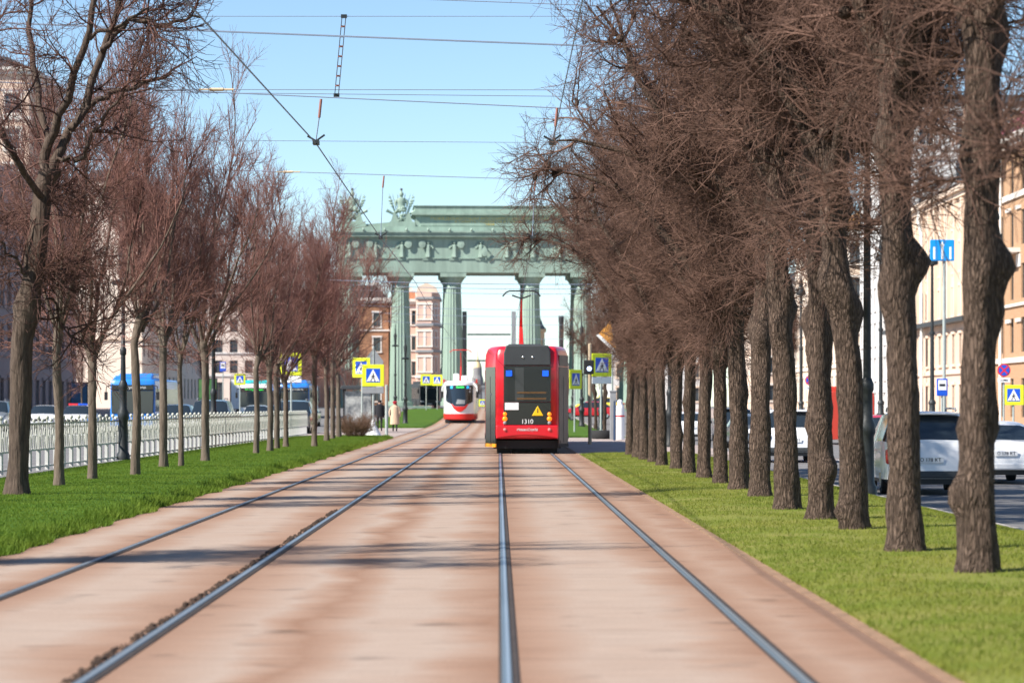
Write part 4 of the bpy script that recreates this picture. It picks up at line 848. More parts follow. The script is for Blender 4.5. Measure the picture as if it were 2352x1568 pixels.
span('level cross wire holding the foot of the wire ladder', 49, 206, 450, 207, 1330, .007)
span('level cross wire just under the foot of the wire ladder', 49.6, 213, 450, 222, 1330, .007)
span('sloping cross wire holding the two upper hangers', 46.2, 218, 620, 248, 1270, .009, .012)
span('faint cross wire halfway between the hangers and the gate top', 62, 324, 700, 328, 1260, .007)
span('lowest sky cross wire just above the gate trophies', 72, 395, 660, 413, 1250, .009, .012)
for k, (Y, v, lab) in enumerate(((97, 642, 'cross wire passing under the gate beam'), (123, 655, 'second cross wire below the gate beam'), (150, 668, 'third cross wire below the gate beam'), (176, 705, 'fourth cross wire below the gate beam'), (205, 722, 'fifth cross wire below the gate beam'), (230, 742, 'sixth cross wire below the gate beam'), (260, 775, 'lowest cross wire seen between the gate columns'))):
    z = gz(v, Y); wire('span_wire', lab, 'wire', [(-9.2, Y, z + .15), (6.2, Y, z - .12)], .009 + Y * .00004, GS, sag=.15)
# insulators, hangers, wire ladder
def insul(x, y, z, label, mat=INSULY):
    o = MB().tube([(x - .12, y, z), (x + .12, y, z)], .03, 8).tube([(x - .3, y, z), (x - .12, y, z)], .015, 6).tube([(x + .12, y, z), (x + .3, y, z)], .018, 6).build('insulator', mat, None, True)
    return tag(o, label, 'insulator', 'insulators on the wires')
insul(gx(497, 49), 49, gz(206, 49), 'cream insulator on the wire at the top of the tallest feathery crown')
insul(gx(662, 72), 72, gz(395, 72), 'cream insulator on the lowest sky cross wire, left end')
def hanger(x, Y, z1, z0, label):
    t = thing('wire_hanger', label, 'hanger', (x, Y, z0), 0, 'hangers holding the contact wires')
    MB().tube([(.05, 0, z1 - z0 - .30), (.08, 0, z1 - z0)], .022, 8).build('insulator_rod', INSUL, t, True)
    MB().tube([(0, 0, .04), (.05, 0, z1 - z0 - .30)], .011, 5).build('rod', WIRE, t)
    MB().box(-.05, .05, -.12, .12, -.04, .03).tube([(-.14, 0, .1), (0, 0, .02), (.14, 0, .12)], .018, 5).build('clamp', IRON, t)
hanger(-2.95, 46, gz(228, 46), 5.68, 'hanger with clamp on the left contact wire high in the sky')
hanger(-2.98, 72, gz(404, 72), 5.68, 'hanger with a rusty rod left of the gate trophies')
hanger(.87, 46, gz(248, 46), 5.68, 'hanger on the right contact wire beside the branches')
hanger(.86, 72, gz(412, 72), 5.68, 'hanger on the right contact wire just above the gate attic')
t = thing('wire_ladder', 'ladder like insulator of two wires with rungs hanging in the sky', 'insulator', (0, 0, 0))
A, B = Vector((gx(790, 47.5), 47.5, gz(38, 47.5))), Vector((gx(773, 49), 49, gz(219, 49)))
for s in (-1, 1): MB().tube([A + Vector((s * .032, 0, 0)), B + Vector((s * .032, 0, 0))], .008, 5).build('strand', WIRE, t)
for k in range(9):
    p = A.lerp(B, k / 8); q = .05 if k in (0, 8) else .038
    MB().box(p.x - q, p.x + q, p.y - .02, p.y + .02, p.z - (.03 if k in (0, 8) else .014), p.z + (.03 if k in (0, 8) else .014)).build('rung', IRON if k in (0, 8) else INSUL, t)
# gantry beyond the gate
t = thing('rail_gantry', 'dark steel gantry posts with cross beams seen through the gate', 'gantry', (0, 430, G(430)))
z = lambda v: gz(v, 430) - G(430)
for u, w, m in ((1067, .34, IRON), (1180, .34, GREYM)): MB().box(gx(u, 430) - w, gx(u, 430) + w, -.3, .3, -1.5, z(715)).build('post', m, t)
for v in (768, 828): MB().box(gx(1070, 430) + .25, gx(1177, 430) - .25, -.15, .15, z(v) - .12, z(v) + .12).build('beam', IRON, t)
t = thing('chimney_post', 'grey post standing left of the right gate column, beyond it', 'post', (gx(1289, 430), 430, G(430)))
MB().lathe([(.36, -1), (.36, z(725) - 1), (.42, z(725) - .9), (.42, z(725))], 12).build('shaft', GREYD, t, True)

# ------------------------------------------------------------------ signs
def crossing_sign(u, y, v, size, rz, label, pole=True, zb=None, polemat=None, plate=False, base=False, double=False):
    z = gz(v, y); x = gx(u, y); zb = (G(y) if y > 185 else 0) if zb is None else zb
    t = thing('crossing_sign', label, 'road sign', (x, y, zb), rz, 'pedestrian crossing signs'); c = z - zb; h = size / 2
    if pole: MB().lathe([(.045, 0), (.045, c + h * .8)], 10, c=(0, .07, 0)).build('pole', polemat or POSTG, t, True)
    if base: MB().lathe([(.40, 0), (.36, .1), (.16, .45), (.10, .7), (.06, .75)], 14, c=(0, .07, 0)).build('base', SWHITE, t, True)
    pl = MB().box(-h, h, -.02, .02, c - h, c + h).build('plate', YEL, t, False, min(.05, h * .15))
    b = h * .64
    bl = MB().box(-b, b, -.028, -.021, c - b, c + b).build('blue_panel', BLUE, pl)
    tr = MB().prism([(-b * .95, c - b * .86), (b * .95, c - b * .86), (0, c + b * .92)], -.034, -.0285).build('triangle', SWHITE, pl)
    f = MB(); k = b
    f.prism([(-.09 * k, c + .22 * k), (.02 * k, c + .34 * k), (.13 * k, c + .22 * k), (.02 * k, c + .10 * k)], -.04, -.0345)
    f.prism([(-.13 * k, c - .32 * k), (.10 * k, c - .28 * k), (.15 * k, c + .06 * k), (-.05 * k, c + .10 * k)], -.04, -.0345)
    f.prism([(-.13 * k, c - .30 * k), (.0 * k, c - .30 * k), (-.32 * k, c - .80 * k), (-.44 * k, c - .78 * k)], -.04, -.0345)
    f.prism([(-.02 * k, c - .28 * k), (.12 * k, c - .28 * k), (.36 * k, c - .78 * k), (.24 * k, c - .80 * k)], -.041, -.0345)
    f.prism([(.12 * k, c + .02 * k), (.32 * k, c - .2 * k), (.27 * k, c - .26 * k), (.08 * k, c - .10 * k)], -.041, -.0345)
    f.prism([(-.05 * k, c + .04 * k), (-.02 * k, c - .08 * k), (-.28 * k, c - .26 * k), (-.32 * k, c - .2 * k)], -.042, -.0345)
    for q in (-.62, -.2, .22, .62): f.box(q * k - .09 * k, q * k + .09 * k, -.0395, -.0345, c - .86 * k, c - .80 * k)
    f.build('pictogram', SBLACK, pl)
    if plate: MB().box(-h * .98, h * .98, -.015, .015, c - h - .34, c - h - .03).build('lower_plate', GREYM if plate == 'grey' else SWHITE, t, False, .02)
    return t
crossing_sign(857, 136, 862, 1.04, 0, 'front left crossing sign on a post with a white cone base', base=True, plate='grey')
crossing_sign(830, 138, 844, .95, R(-25), 'left crossing sign turned away, half behind the cone based one', zb=0)
crossing_sign(1322, 147, 871, 1.0, R(50), 'crossing sign just right of the red tram, turned sideways', zb=0)
crossing_sign(1382, 131, 838, 1.05, R(28), 'yellow bordered crossing sign half hidden by right branches', zb=.01, plate='white')
crossing_sign(668, 133, 836, 1.05, R(-10), 'crossing sign above the dark off-roader behind left branches', zb=0, plate='white')
crossing_sign(2328, 125, 907, .88, R(-5), 'crossing sign at the right picture edge before the brick building', zb=-.26)
crossing_sign(979, 285, 872, 1.1, 0, 'small distant crossing sign left of the white tram')
crossing_sign(1004, 290, 873, 1.1, R(-12), 'distant crossing sign touching the white tram roof')
crossing_sign(1108, 300, 925, .75, 0, 'tiny distant crossing sign between the two trams')
crossing_sign(551, 190, 871, .75, 0, 'dim green crossing sign above the turquoise bus')
t = thing('turned_sign', 'pair of grey sign backs folded like a roof above the cone based crossing sign', 'road sign', (gx(858, 141), 141, 0))
MB().tube([(0, 0, 0), (0, 0, gz(795, 141))], .045, 8).build('pole', POSTG, t)
for s in (-1, 1): MB().prism([(s * .02, gz(800, 141)), (s * .50, gz(830, 141)), (s * .40, gz(848, 141)), (s * .02, gz(835, 141))][::s], -.02 + .01 * s, .015 + .01 * s).build('sign_back', GREYM, t)
t = thing('sign_post', 'bare pale grey post right of the cone based crossing sign', 'post', (gx(888, 137), 137, 0)); MB().lathe([(.075, 0), (.075, gz(885, 137)), (.02, gz(883, 137))], 10).build('shaft', POSTG, t, True)
t = thing('wooden_post', 'pale wooden looking post right of the red tram', 'post', (gx(1355, 105), 105, 0)); MB().lathe([(.07, 0), (.065, gz(790, 105)), (.02, gz(788, 105))], 10).build('shaft', POSTB, t, True)
t = thing('traffic_light', 'black traffic light on the pale wooden post lit blue white', 'traffic light', (gx(1352, 104.8), 104.7, gz(843, 104.8)))
MB().box(-.19, .19, -.09, .09, -.26, .26).build('housing', BLACK, t, False, .04); MB().ball((.02, -.1, -.06), .09, .03, .09, 10, 6).build('lens', M('lens_white', (.5, .6, .9), .3, var=0, emit=(.5, .65, 1, 1.2)), t, True)
for q in (.16, -.2): MB().tube([(.0, -.02, q), (.0, .3, q)], .02, 5).build('bracket', BLACK, t)
t = thing('banner_sign', 'orange and white slanting panel above the right crossing sign', 'sign', (gx(1394, 133), 133, 0))
zc = gz(775, 133); MB().prism([(-.42, zc + .12), (.15, zc + .75), (.42, zc - .55)], -.03, .0).build('panel', M('panel_orange', (.75, .33, .05), .5, var=.15), t); MB().prism([(-.5, zc + .1), (-.36, zc + .16), (.4, zc - .56), (.3, zc - .66)], -.04, -.005).build('white_edge', SWHITE, t); MB().tube([(.25, .1, 0), (.25, .1, zc + .4)], .05, 8).build('pole', POSTG, t)
def blue_board(u, y, v, w, h, rz, label, zb, stripes=3):
    z = gz(v, y) - zb; t = thing('lane_sign', label, 'road sign', (gx(u, y), y, zb), rz)
    pl = MB().box(-w / 2, w / 2, -.03, .03, z - h / 2, z + h / 2).build('plate', BLUEL, t, False, .03); MB().tube([(.1, .1, 0), (.1, .1, z + h / 2)], .07, 8).build('pole', POSTG, t)
    for k in range(stripes):
        x = (k - (stripes - 1) / 2) * w / stripes; q = h * (.34 if k == 1 else .28)
        ar = MB().box(x - w * .045, x + w * .045, -.037, -.031, z - h * .42, z + q - h * .12)
        if k == 1: ar.prism([(x - w * .09, z + q - h * .12), (x + w * .09, z + q - h * .12), (x, z + h * .44)], -.037, -.031)
        ar.build('arrow', SWHITE, pl)
blue_board(2164, 120, 575, 1.02, .9, 0, 'light blue lane sign with white arrows between two right trunks', -.26)
blue_board(1873, 150, 587, .75, 1.1, R(10), 'small blue sign high among the right branches', -.26)
def round_sign(u, y, v, r, label, zb, plate):
    z = gz(v, y) - zb; t = thing('no_stopping_sign', label, 'road sign', (gx(u, y), y, zb))
    MB().tube([(0, .06, 0), (0, .06, z)], .04, 8).build('pole', POSTG, t)
    d = MB().tube([(0, -.02, z), (0, .02, z)], r, 24).build('disc', SRED, t); MB().tube([(0, -.03, z), (0, -.021, z)], r * .82, 24).build('blue_field', BLUE, d)
    c = MB()
    for s in (-1, 1): c.prism([(-r * .62, z + s * r * .46), (-r * .46, z + s * r * .62), (r * .62, z - s * r * .46), (r * .46, z - s * r * .62)][::s], -.037 - .002 * s, -.031)
    c.build('red_cross', SRED, d)
    pt = MB().box(-r * .95, r * .95, -.02, .02, z - r * 1.85, z - r * 1.15).build('lower_plate', SWHITE, t)
    MB().prism([(-r * .6, z - r * 1.6), (r * .6, z - r * 1.65), (r * .6, z - r * 1.5), (r * .1, z - r * 1.4), (-r * .2, z - r * 1.52), (-r * .6, z - r * 1.5)], -.026, -.0205).build('pictogram', SBLACK, pt)
round_sign(2306, 118, 850, .27, 'blue and red no stopping sign above the crossing sign at the right edge', -.26, 1)
round_sign(1861, 150, 873, .27, 'smaller no stopping sign between the fourth and fifth right trunks', -.26, 1)
def stop_sign(u, y, v, label, zb):
    z = gz(v, y) - zb; t = thing('bus_stop_sign', label, 'road sign', (gx(u, y), y, zb)); MB().tube([(0, .06, 0), (0, .06, z + .3)], .04, 8).build('pole', POSTG, t)
    p = MB().box(-.23, .23, -.02, .02, z - .36, z + .36).build('plate', BLUE, t, False, .02); MB().box(-.17, .17, -.028, -.021, z - .12, z + .30).build('white_field', SWHITE, p)
    MB().box(-.12, .12, -.035, -.0285, z + .04, z + .14).build('bus_pictogram', SBLACK, p)
stop_sign(2164, 118, 889, 'blue bus stop sign between the two nearest right trunks', -.26)
stop_sign(512, 210, 842, 'pale blue bus stop sign above the ornate pole on the left', .14)
# ring planter, pillar, ad panel, small boards
t = thing('ring_planter', 'dark round tyre like planter on the right crossing', 'planter', (gx(1385, 122), 122, .01))
MB().lathe([(.40, 0), (.50, .02), (.535, .1), (.535, .26), (.50, .36), (.40, .37), (.36, .30), (.36, 0)], 28).build('ring', RUBBER, t, True); MB().lathe([(.36, .2), (.36, .26), (.1, .31)], 16).build('earth', SOIL, t)
t = thing('info_pillar', 'white pillar with a red stripe beside the last right trunk', 'pillar', (gx(1424, 116), 116, .0))
MB().lathe([(.185, .05), (.185, 1.30), (.17, 1.42), (.11, 1.5), (.11, 1.62), (.06, 1.68)], 18).build('column', SWHITE, t, True); MB().lathe([(.19, .98), (.19, 1.04)], 18).build('red_stripe', SRED, t, True); MB().box(-.27, -.19, -.1, .1, 0, 1.62).build('blue_back', PBL, t)
t = thing('grey_board', 'pale grey column standing left of the white striped pillar', 'post', (gx(1408, 120), 120, 0)); MB().box(-.13, .13, -.1, .1, 0, 2.0).box(-.16, .16, -.13, .13, 2.0, 2.08).build('column', GREYM, t, False, .02)
def poster_mat():
    m = M('poster', (.55, .55, .52), .3, col2=(.02, .03, .05), scale=1.6, coat=.5); return m
t = thing('bus_shelter', 'dark framed shelter with a lit poster behind the brown bush', 'shelter', (gx(822, 150), 150, 0))
for x in (-.78, .72):
    for y in (-.06, 1.6): MB().box(x, x + .07, y, y + .11, 0, 2.3).build('post', BLACK, t)
MB().prism([(-.95, 2.3), (.95, 2.3), (.85, 2.5), (-.85, 2.5)], -.25, 1.8).build('roof', GREYD, t, False, .03); MB().box(-.70, .71, -.03, .03, .35, 2.2).build('poster', poster_mat(), t); MB().box(-.6, .6, 1.0, 1.4, .42, .47).build('bench', GREYM, t)
def light_box(u, y, v, w, h, mat, label):
    z = gz(v, y); t = thing('advert_board', label, 'advert board', (gx(u, y), y, .14))
    MB().box(-w / 2 - .08, w / 2 + .08, -.1, .1, z - h / 2 - .2, z + h / 2 - .06).box(-.2, .2, -.09, .09, 0, z - h / 2 - .2).build('frame', BLACK, t, False, .02); MB().box(-w / 2, w / 2, -.115, -.101, z - h / 2 - .13, z + h / 2 - .13).build('poster', mat, t)
light_box(182, 250, 908, 1.4, 2.2, M('poster_blue', (.01, .10, .22), .3, var=.2), 'blue advert board left of the police car')
light_box(477, 215, 897, 1.3, 1.7, M('poster_green', (.03, .12, .05), .3, var=.1, col2=(.1, .2, .05), scale=2), 'green advert board behind the big dark off-roader')
light_box(548, 250, 905, 1.3, 2.6, SWHITE, 'tall white board directly left of the turquoise bus')

# ------------------------------------------------------------------ people
def person(u, y, h, label, coat, legs, hat, long_coat=True, step=.12):
    t_loc = (gx(u, y), y, .01); me = bpy.data.meshes.new('person'); k = h / 1.65
    V = [((0, 0, .92), .14), ((0, .01, 1.15), .15), ((0, .0, 1.36), .15), ((0, 0, 1.46), .06), ((0, -.01, 1.52), .075), ((0, -.01, 1.60), .085),
         ((-.09, 0, .86), .085), ((-.10, step, .48), .06), ((-.10, step * .6, .08), .045), ((-.10, step * .6 + .14, .04), .04),
         ((.09, 0, .86), .085), ((.10, -step, .48), .06), ((.10, -step * 1.6, .10), .045), ((.10, -step * 1.6 + .14, .05), .04),
         ((-.19, 0, 1.34), .065), ((-.25, -.03, 1.08), .05), ((-.24, .06, .86), .038), ((-.235, .09, .76), .032), ((.19, 0, 1.34), .065), ((.25, .03, 1.08), .05), ((.24, .12, .88), .038), ((.235, .16, .79), .032)]
    E = [(0, 1), (1, 2), (2, 3), (3, 4), (4, 5), (0, 6), (6, 7), (7, 8), (8, 9), (0, 10), (10, 11), (11, 12), (12, 13), (2, 14), (14, 15), (15, 16), (16, 17), (2, 18), (18, 19), (19, 20), (20, 21)]
    me.from_pydata([tuple(c * k for c in p) for p, r in V], E, []); me.materials.append(legs)
    o = bpy.data.objects.new('person', me); COL.objects.link(o); o.location = t_loc
    sk_ = o.modifiers.new('Skin', 'SKIN'); sk_.use_smooth_shade = True
    for i, (p, r) in enumerate(V): me.skin_vertices[0].data[i].radius = (r * k, r * k)
    me.skin_vertices[0].data[0].use_root = True
    sb = o.modifiers.new('Sub', 'SUBSURF'); sb.levels = sb.render_levels = 1
    dg = bpy.context.evaluated_depsgraph_get(); m2 = bpy.data.meshes.new_from_object(o.evaluated_get(dg)); o.modifiers.clear(); o.data = m2; m2.materials.clear(); m2.materials.append(legs); m2.materials.append(SKIN)
    for p in m2.polygons:
        c = p.center
        if c.z > 1.45 * k or (c.z < .85 * k and c.z > .7 * k and abs(c.x) > .19 * k): p.material_index = 1
    tag(o, label, 'person')
    z0 = .42 if long_coat else .78
    cm = MB(); cm.lathe([(.27, z0), (.255, .75), (.225, 1.0), (.235, 1.25), (.20, 1.40), (.09, 1.47)], 16, sy=.75)
    for s in (-1, 1): cm.tube([(s * .17, 0, 1.38), (s * .27, -.03 * s, 1.10), (s * .265, .07 - .03 * s, .86)], [.085, .08, .065], 8)
    cm.v = [(a * k, b * k, c * k) for a, b, c in cm.v]; cm.build('coat', coat, o, True)
    hm = MB(); hm.ball((0, .0, 1.60 * k), .11 * k, .12 * k, .085 * k, 12, 8)
    if hat is BERET: hm.ball((0, .01, 1.655 * k), .145 * k, .15 * k, .05 * k, 12, 6)
    hm.build('beret' if hat is BERET else 'hair', hat, o, True); return o
person(907, 155, 1.62, 'person in a long beige coat and red beret walking away by the left crossing', COAT, DARKC, BERET)
person(872, 157, 1.72, 'person in black clothes behind the cone based crossing sign', DARKC, DARKC, DARKC, False, .06)
# ------------------------------------------------------------------ buildings
def window_mesh(w, h, trim, deep=.22, kind=0):
    mb = MB(); q = .07
    mb.box(-w / 2, -w / 2 + q, .10, .17, 0, h).box(w / 2 - q, w / 2, .10, .17, 0, h).box(-w / 2 + q, w / 2 - q, .10, .17, 0, q).box(-w / 2 + q, w / 2 - q, .10, .17, h - q, h)
    mb.box(-.035, .035, .11, .165, q, h - q).box(-w / 2 + q, w / 2 - q, .115, .16, h * .68, h * .68 + .07)
    mb.cur = 1; mb.box(-w / 2 + q, w / 2 - q, .18, .2, q, h - q)
    if trim:
        mb.cur = 2; mb.box(-w / 2 - .18, -w / 2, -.07, .02, -.05, h + .05).box(w / 2, w / 2 + .18, -.07, .02, -.05, h + .05)
        mb.box(-w / 2 - .25, w / 2 + .25, -.14, .02, h + .052, h + .3).box(-w / 2 - .25, w / 2 + .25, -.16, .02, -.22, -.052)
    return mb
FRD = M('frame_dark', (.10, .085, .07), .6, var=.1); FRW = M('frame_white', (.62, .62, .6), .5, var=.05)
def facade(mb, O, ux, Wd, z0, z1, storeys, bay, wname, wme, parent, ww, limit=100, skip=None):
    O = Vector(O); ux = Vector(ux); n = ux.cross(Vector((0, 0, 1))); nb = max(1, int(Wd / bay)); bw = Wd / nb; cnt = 0
    P = lambda a, z, d=0: tuple(O + ux * a - n * d + Vector((0, 0, z)))
    zc = z0
    for (sh, wb, wh) in storeys:
        zt = zc + sh
        for b in range(nb):
            a0, a1 = b * bw, (b + 1) * bw; w0, w1 = (a0 + a1) / 2 - ww / 2, (a0 + a1) / 2 + ww / 2; h0, h1 = zc + wb, zc + wb + wh
            if wh <= 0 or (skip and skip(b, zc)): mb.quad(P(a0, zc), P(a1, zc), P(a1, zt), P(a0, zt)); continue
            mb.quad(P(a0, zc), P(a1, zc), P(a1, h0), P(a0, h0)).quad(P(a0, h1), P(a1, h1), P(a1, zt), P(a0, zt)).quad(P(a0, h0), P(w0, h0), P(w0, h1), P(a0, h1)).quad(P(w1, h0), P(a1, h0), P(a1, h1), P(w1, h1))
            D = .3
            mb.quad(P(w0, h0), P(w0, h0, D), P(w0, h1, D), P(w0, h1)).quad(P(w1, h0, D), P(w1, h0), P(w1, h1), P(w1, h1, D)).quad(P(w0, h1), P(w0, h1, D), P(w1, h1, D), P(w1, h1)).quad(P(w0, h0, D), P(w0, h0), P(w1, h0), P(w1, h0, D))
            mb.quad(P(w0, h0, D), P(w1, h0, D), P(w1, h1, D), P(w0, h1, D))
            key = round(wh, 2)
            if key not in wme: wme[key] = window_mesh(ww, wh, wme['trim']).mesh('window', [wme['frame'], WINDG, wme['trimmat']])
            link('window', wme[key], parent, loc=P((a0 + a1) / 2, h0), rz=math.atan2(ux.y, ux.x)); cnt += 1
        zc = zt
    if zc < z1 - .01: mb.quad(P(0, zc), P(Wd, zc), P(Wd, z1), P(0, z1))
    return cnt
def building(name, label, x0, x1, y0, y1, h, wall, faces, roof=GREYD, roofh=1.5, trim=True, frame=FRD, trimmat=None, bands=(), corn=.6, z0=None, cat='building', group=None, bandmat=None):
    z0 = z0 if z0 is not None else G((y0 + y1) / 2) + .1; trimmat = trimmat or wall
    t = thing(name, label, cat, (0, 0, z0), 0, group); mb = MB(); wme = {'trim': trim, 'frame': frame, 'trimmat': trimmat}
    spec = {'+x': ((x1, y0, 0), (0, 1, 0), y1 - y0), '-x': ((x0, y1, 0), (0, -1, 0), y1 - y0), '-y': ((x0, y0, 0), (1, 0, 0), x1 - x0), '+y': ((x1, y1, 0), (-1, 0, 0), x1 - x0)}
    for k, (O, ux, Wd) in spec.items():
        if k in faces: st, bay, ww = faces[k][:3]; facade(mb, O, ux, Wd, -1, h, [(1, 0, 0)] + st, bay, 'window', wme, t, ww, skip=faces[k][3] if len(faces[k]) > 3 else None)
        else:
            O = Vector(O); u = Vector(ux) * Wd; mb.quad(tuple(O - Vector((0, 0, 1))), tuple(O + u - Vector((0, 0, 1))), tuple(O + u + Vector((0, 0, h))), tuple(O + Vector((0, 0, h))))
    mb.quad((x0, y0, h), (x1, y0, h), (x1, y1, h), (x0, y1, h)); mb.build('wall', wall, t)
    if corn: MB().box(x0 - corn, x1 + corn, y0 - corn, y1 + corn, h - .1, h + .3).box(x0 - corn * .5, x1 + corn * .5, y0 - corn * .5, y1 + corn * .5, h - .5, h - .101).build('cornice', trimmat, t)
    for z, hh in bands: MB().box(x0 - .16, x1 + .16, y0 - .16, y1 + .16, z, z + hh).build('string_course', bandmat or trimmat, t)
    i = min(3, (x1 - x0) * .3)
    r = MB(); r.add([(x0, y0, h + .305), (x1, y0, h + .305), (x1, y1, h + .305), (x0, y1, h + .305), (x0 + i, y0 + i, h + .3 + roofh), (x1 - i, y0 + i, h + .3 + roofh), (x1 - i, y1 - i, h + .3 + roofh), (x0 + i, y1 - i, h + .3 + roofh)], [(0, 1, 5, 4), (1, 2, 6, 5), (2, 3, 7, 6), (3, 0, 4, 7), (4, 5, 6, 7)])
    rf = r.build('roof', roof, t)
    rs = random.Random(label); c = MB()
    for k in range(4):
        cx, cy = rs.uniform(x0 + 2, x1 - 2), rs.uniform(y0 + 2, y1 - 2); c.box(cx - .5, cx + .5, cy - .35, cy + .35, h + .4, h + roofh + rs.uniform(.8, 1.6))
    c.build('chimney', trimmat, rf); return t
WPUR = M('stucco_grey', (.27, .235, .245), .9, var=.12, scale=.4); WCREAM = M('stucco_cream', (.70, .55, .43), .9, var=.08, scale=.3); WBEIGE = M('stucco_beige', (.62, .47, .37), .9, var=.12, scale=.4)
WPINK = M('stucco_pink', (.60, .40, .32), .9, var=.1, scale=.3); WWHITE = M('stucco_white', (.60, .59, .58), .9, var=.08, scale=.3); TRIMW = M('trim_white', (.66, .62, .57), .85, var=.08); RROOF = M('roof_crimson', (.20, .045, .05), .6, var=.2)
def brick_mat():
    m = M('brick_orange', (.44, .22, .105), .9, var=.25, scale=1.2); n = m.node_tree; b = n.nodes['Principled BSDF']
    br = n.nodes.new('ShaderNodeTexBrick'); br.inputs['Scale'].default_value = 5; br.inputs['Mortar Size'].default_value = .012; br.inputs['Color1'].default_value = (.45, .27, .15, 1); br.inputs['Color2'].default_value = (.37, .20, .10, 1); br.inputs['Mortar'].default_value = (.42, .34, .27, 1)
    tc = n.nodes.new('ShaderNodeTexCoord'); sp = n.nodes.new('ShaderNodeSeparateXYZ'); cb = n.nodes.new('ShaderNodeCombineXYZ'); n.links.new(tc.outputs['Object'], sp.inputs[0]); n.links.new(sp.outputs['Y'], cb.inputs['X']); n.links.new(sp.outputs['Z'], cb.inputs['Y']); n.links.new(cb.outputs[0], br.inputs['Vector']); n.links.new(br.outputs['Color'], b.inputs['Base Color']); return m
BRICK = brick_mat(); BRICKD = M('brick_brown', (.33, .17, .095), .9, var=.3, scale=.5)
ST = lambda n, sh=3.4, wb=.8, wh=2.0: [(sh, wb, wh)] * n
building('apartment_building', 'shaded grey purple stucco building at the left picture edge', -60, -42, 220, 283, 21, WPUR, {'+x': ([(5.2, 1.0, 2.6)] + ST(4, 3.7, .9, 2.1), 3.7, 1.5), '-y': ([(5.2, 1, 2.6)] + ST(4, 3.7, .9, 2.1), 4, 1.5)}, bands=[(5.5, .45), (16.3, .25)], bandmat=WPUR, z0=.14)
tw = building('tower_block', 'tall pale block with white framed windows rising behind the big dark tree', -84, -51.5, 312, 335, 37, WBEIGE, {'-y': (ST(9, 3.9, 1, 2.2), 3.4, 1.7)}, frame=FRW, trimmat=TRIMW, bands=[(19.5, .5), (31.5, .4)])
building('gable_building', 'bright cream sunlit end wall behind the young left trunks', -46.2, -38.6, 308, 372, 24, M('stucco_bright', (.82, .69, .58), .9, var=.05, scale=.3), {'-y': ([(8.2, 0, 0), (16, 0, 0)], 8, 1), '+x': ([(4.6, 1, 2.5)] + ST(5, 3.7, .9, 2.0), 4, 1.4)}, bands=[(7.2, .18)], trim=False, bandmat=WCREAM)
building('pavilion_building', 'white building with rows of windows seen above the green advert board', -48, -36.6, 430, 470, 17, M('stucco_rose', (.62, .52, .46), .9, var=.1, scale=.4), {'-y': ([(4.4, .8, 2.9)] + ST(4, 3.1, .7, 1.9), 1.95, 1.2)}, frame=FRD, trim=False, bands=[(4.6, .25), (8, .2)], bandmat=WWHITE)
building('old_house', 'grey stucco house behind the distant left blue bus', -36, -25, 452, 480, 16.5, WBEIGE, {'-y': (ST(4, 3.8, .9, 2.1), 2.3, 1.2)}, trimmat=TRIMW)
building('brick_house', 'brown brick house seen left of the first clear gate column', -24, -16.9, 437, 472, 16.4, BRICKD, {'-y': (ST(4, 3.8, .9, 2.1), 2.4, 1.1)}, trimmat=TRIMW, roofh=2, bands=[(11.6, .25)])
def turret_house():
    z0 = G(432); t = building('corner_house', 'pink corner house with a bay turret seen between the two left gate columns', -16.6, -11.5, 436, 470, 16.2, WPINK, {'-y': (ST(4, 3.9, .9, 2.1), 2.5, 1.0, lambda b, z: b == 0 and z > 3.5), '+x': (ST(4, 3.9, .9, 2.1), 3, 1.1)}, roof=M('roof_rust', (.34, .14, .07), .7, var=.2), roofh=1.2, trimmat=TRIMW)
    b = MB(); prof = [(-12.8, 437), (-12.4, 433.6), (-10.2, 433.2), (-9.1, 436), (-9.1, 446)]
    n = len(prof); vs = [(x, y, -1) for x, y in prof] + [(x, y, 17.4) for x, y in prof]; b.add(vs, [(i, i + 1, i + 1 + n, i + n) for i in range(n - 1)] + [tuple(range(2 * n - 1, n - 1, -1))]); tb = b.build('turret', WPINK, t)
    wm = window_mesh(.85, 2.1, True).mesh('window', [FRD, WINDG, TRIMW])
    for z in (1.5, 5.4, 9.3, 13.4):
        link('window', wm, tb, loc=(-11.85, 433.5, z), rz=R(-10.3)); link('window', wm, tb, loc=(-10.65, 433.28, z), rz=R(-10.3)); link('window', wm, tb, loc=(-9.62, 434.5, z), rz=R(68))
    for z in (4.4, 8.3, 12.3, 16.4): MB().add([(x * 1.0 + (.25 if x > -11 else -.1), y - .25, zz) for zz in (z, z + .35) for x, y in prof], [(i, i + 1, i + 6, i + 5) for i in range(4)] + [(4, 3, 2, 1, 0), (5, 6, 7, 8, 9)]).build('balcony_band', GREYM if z > 8 else TRIMW, tb)
    MB().prism([(-12.6, 17.4), (-9.2, 17.4), (-9.6, 18.3), (-11, 18.9), (-12.3, 18.3)], 433.8, 445).build('turret_gable', WCREAM, tb)
turret_house()
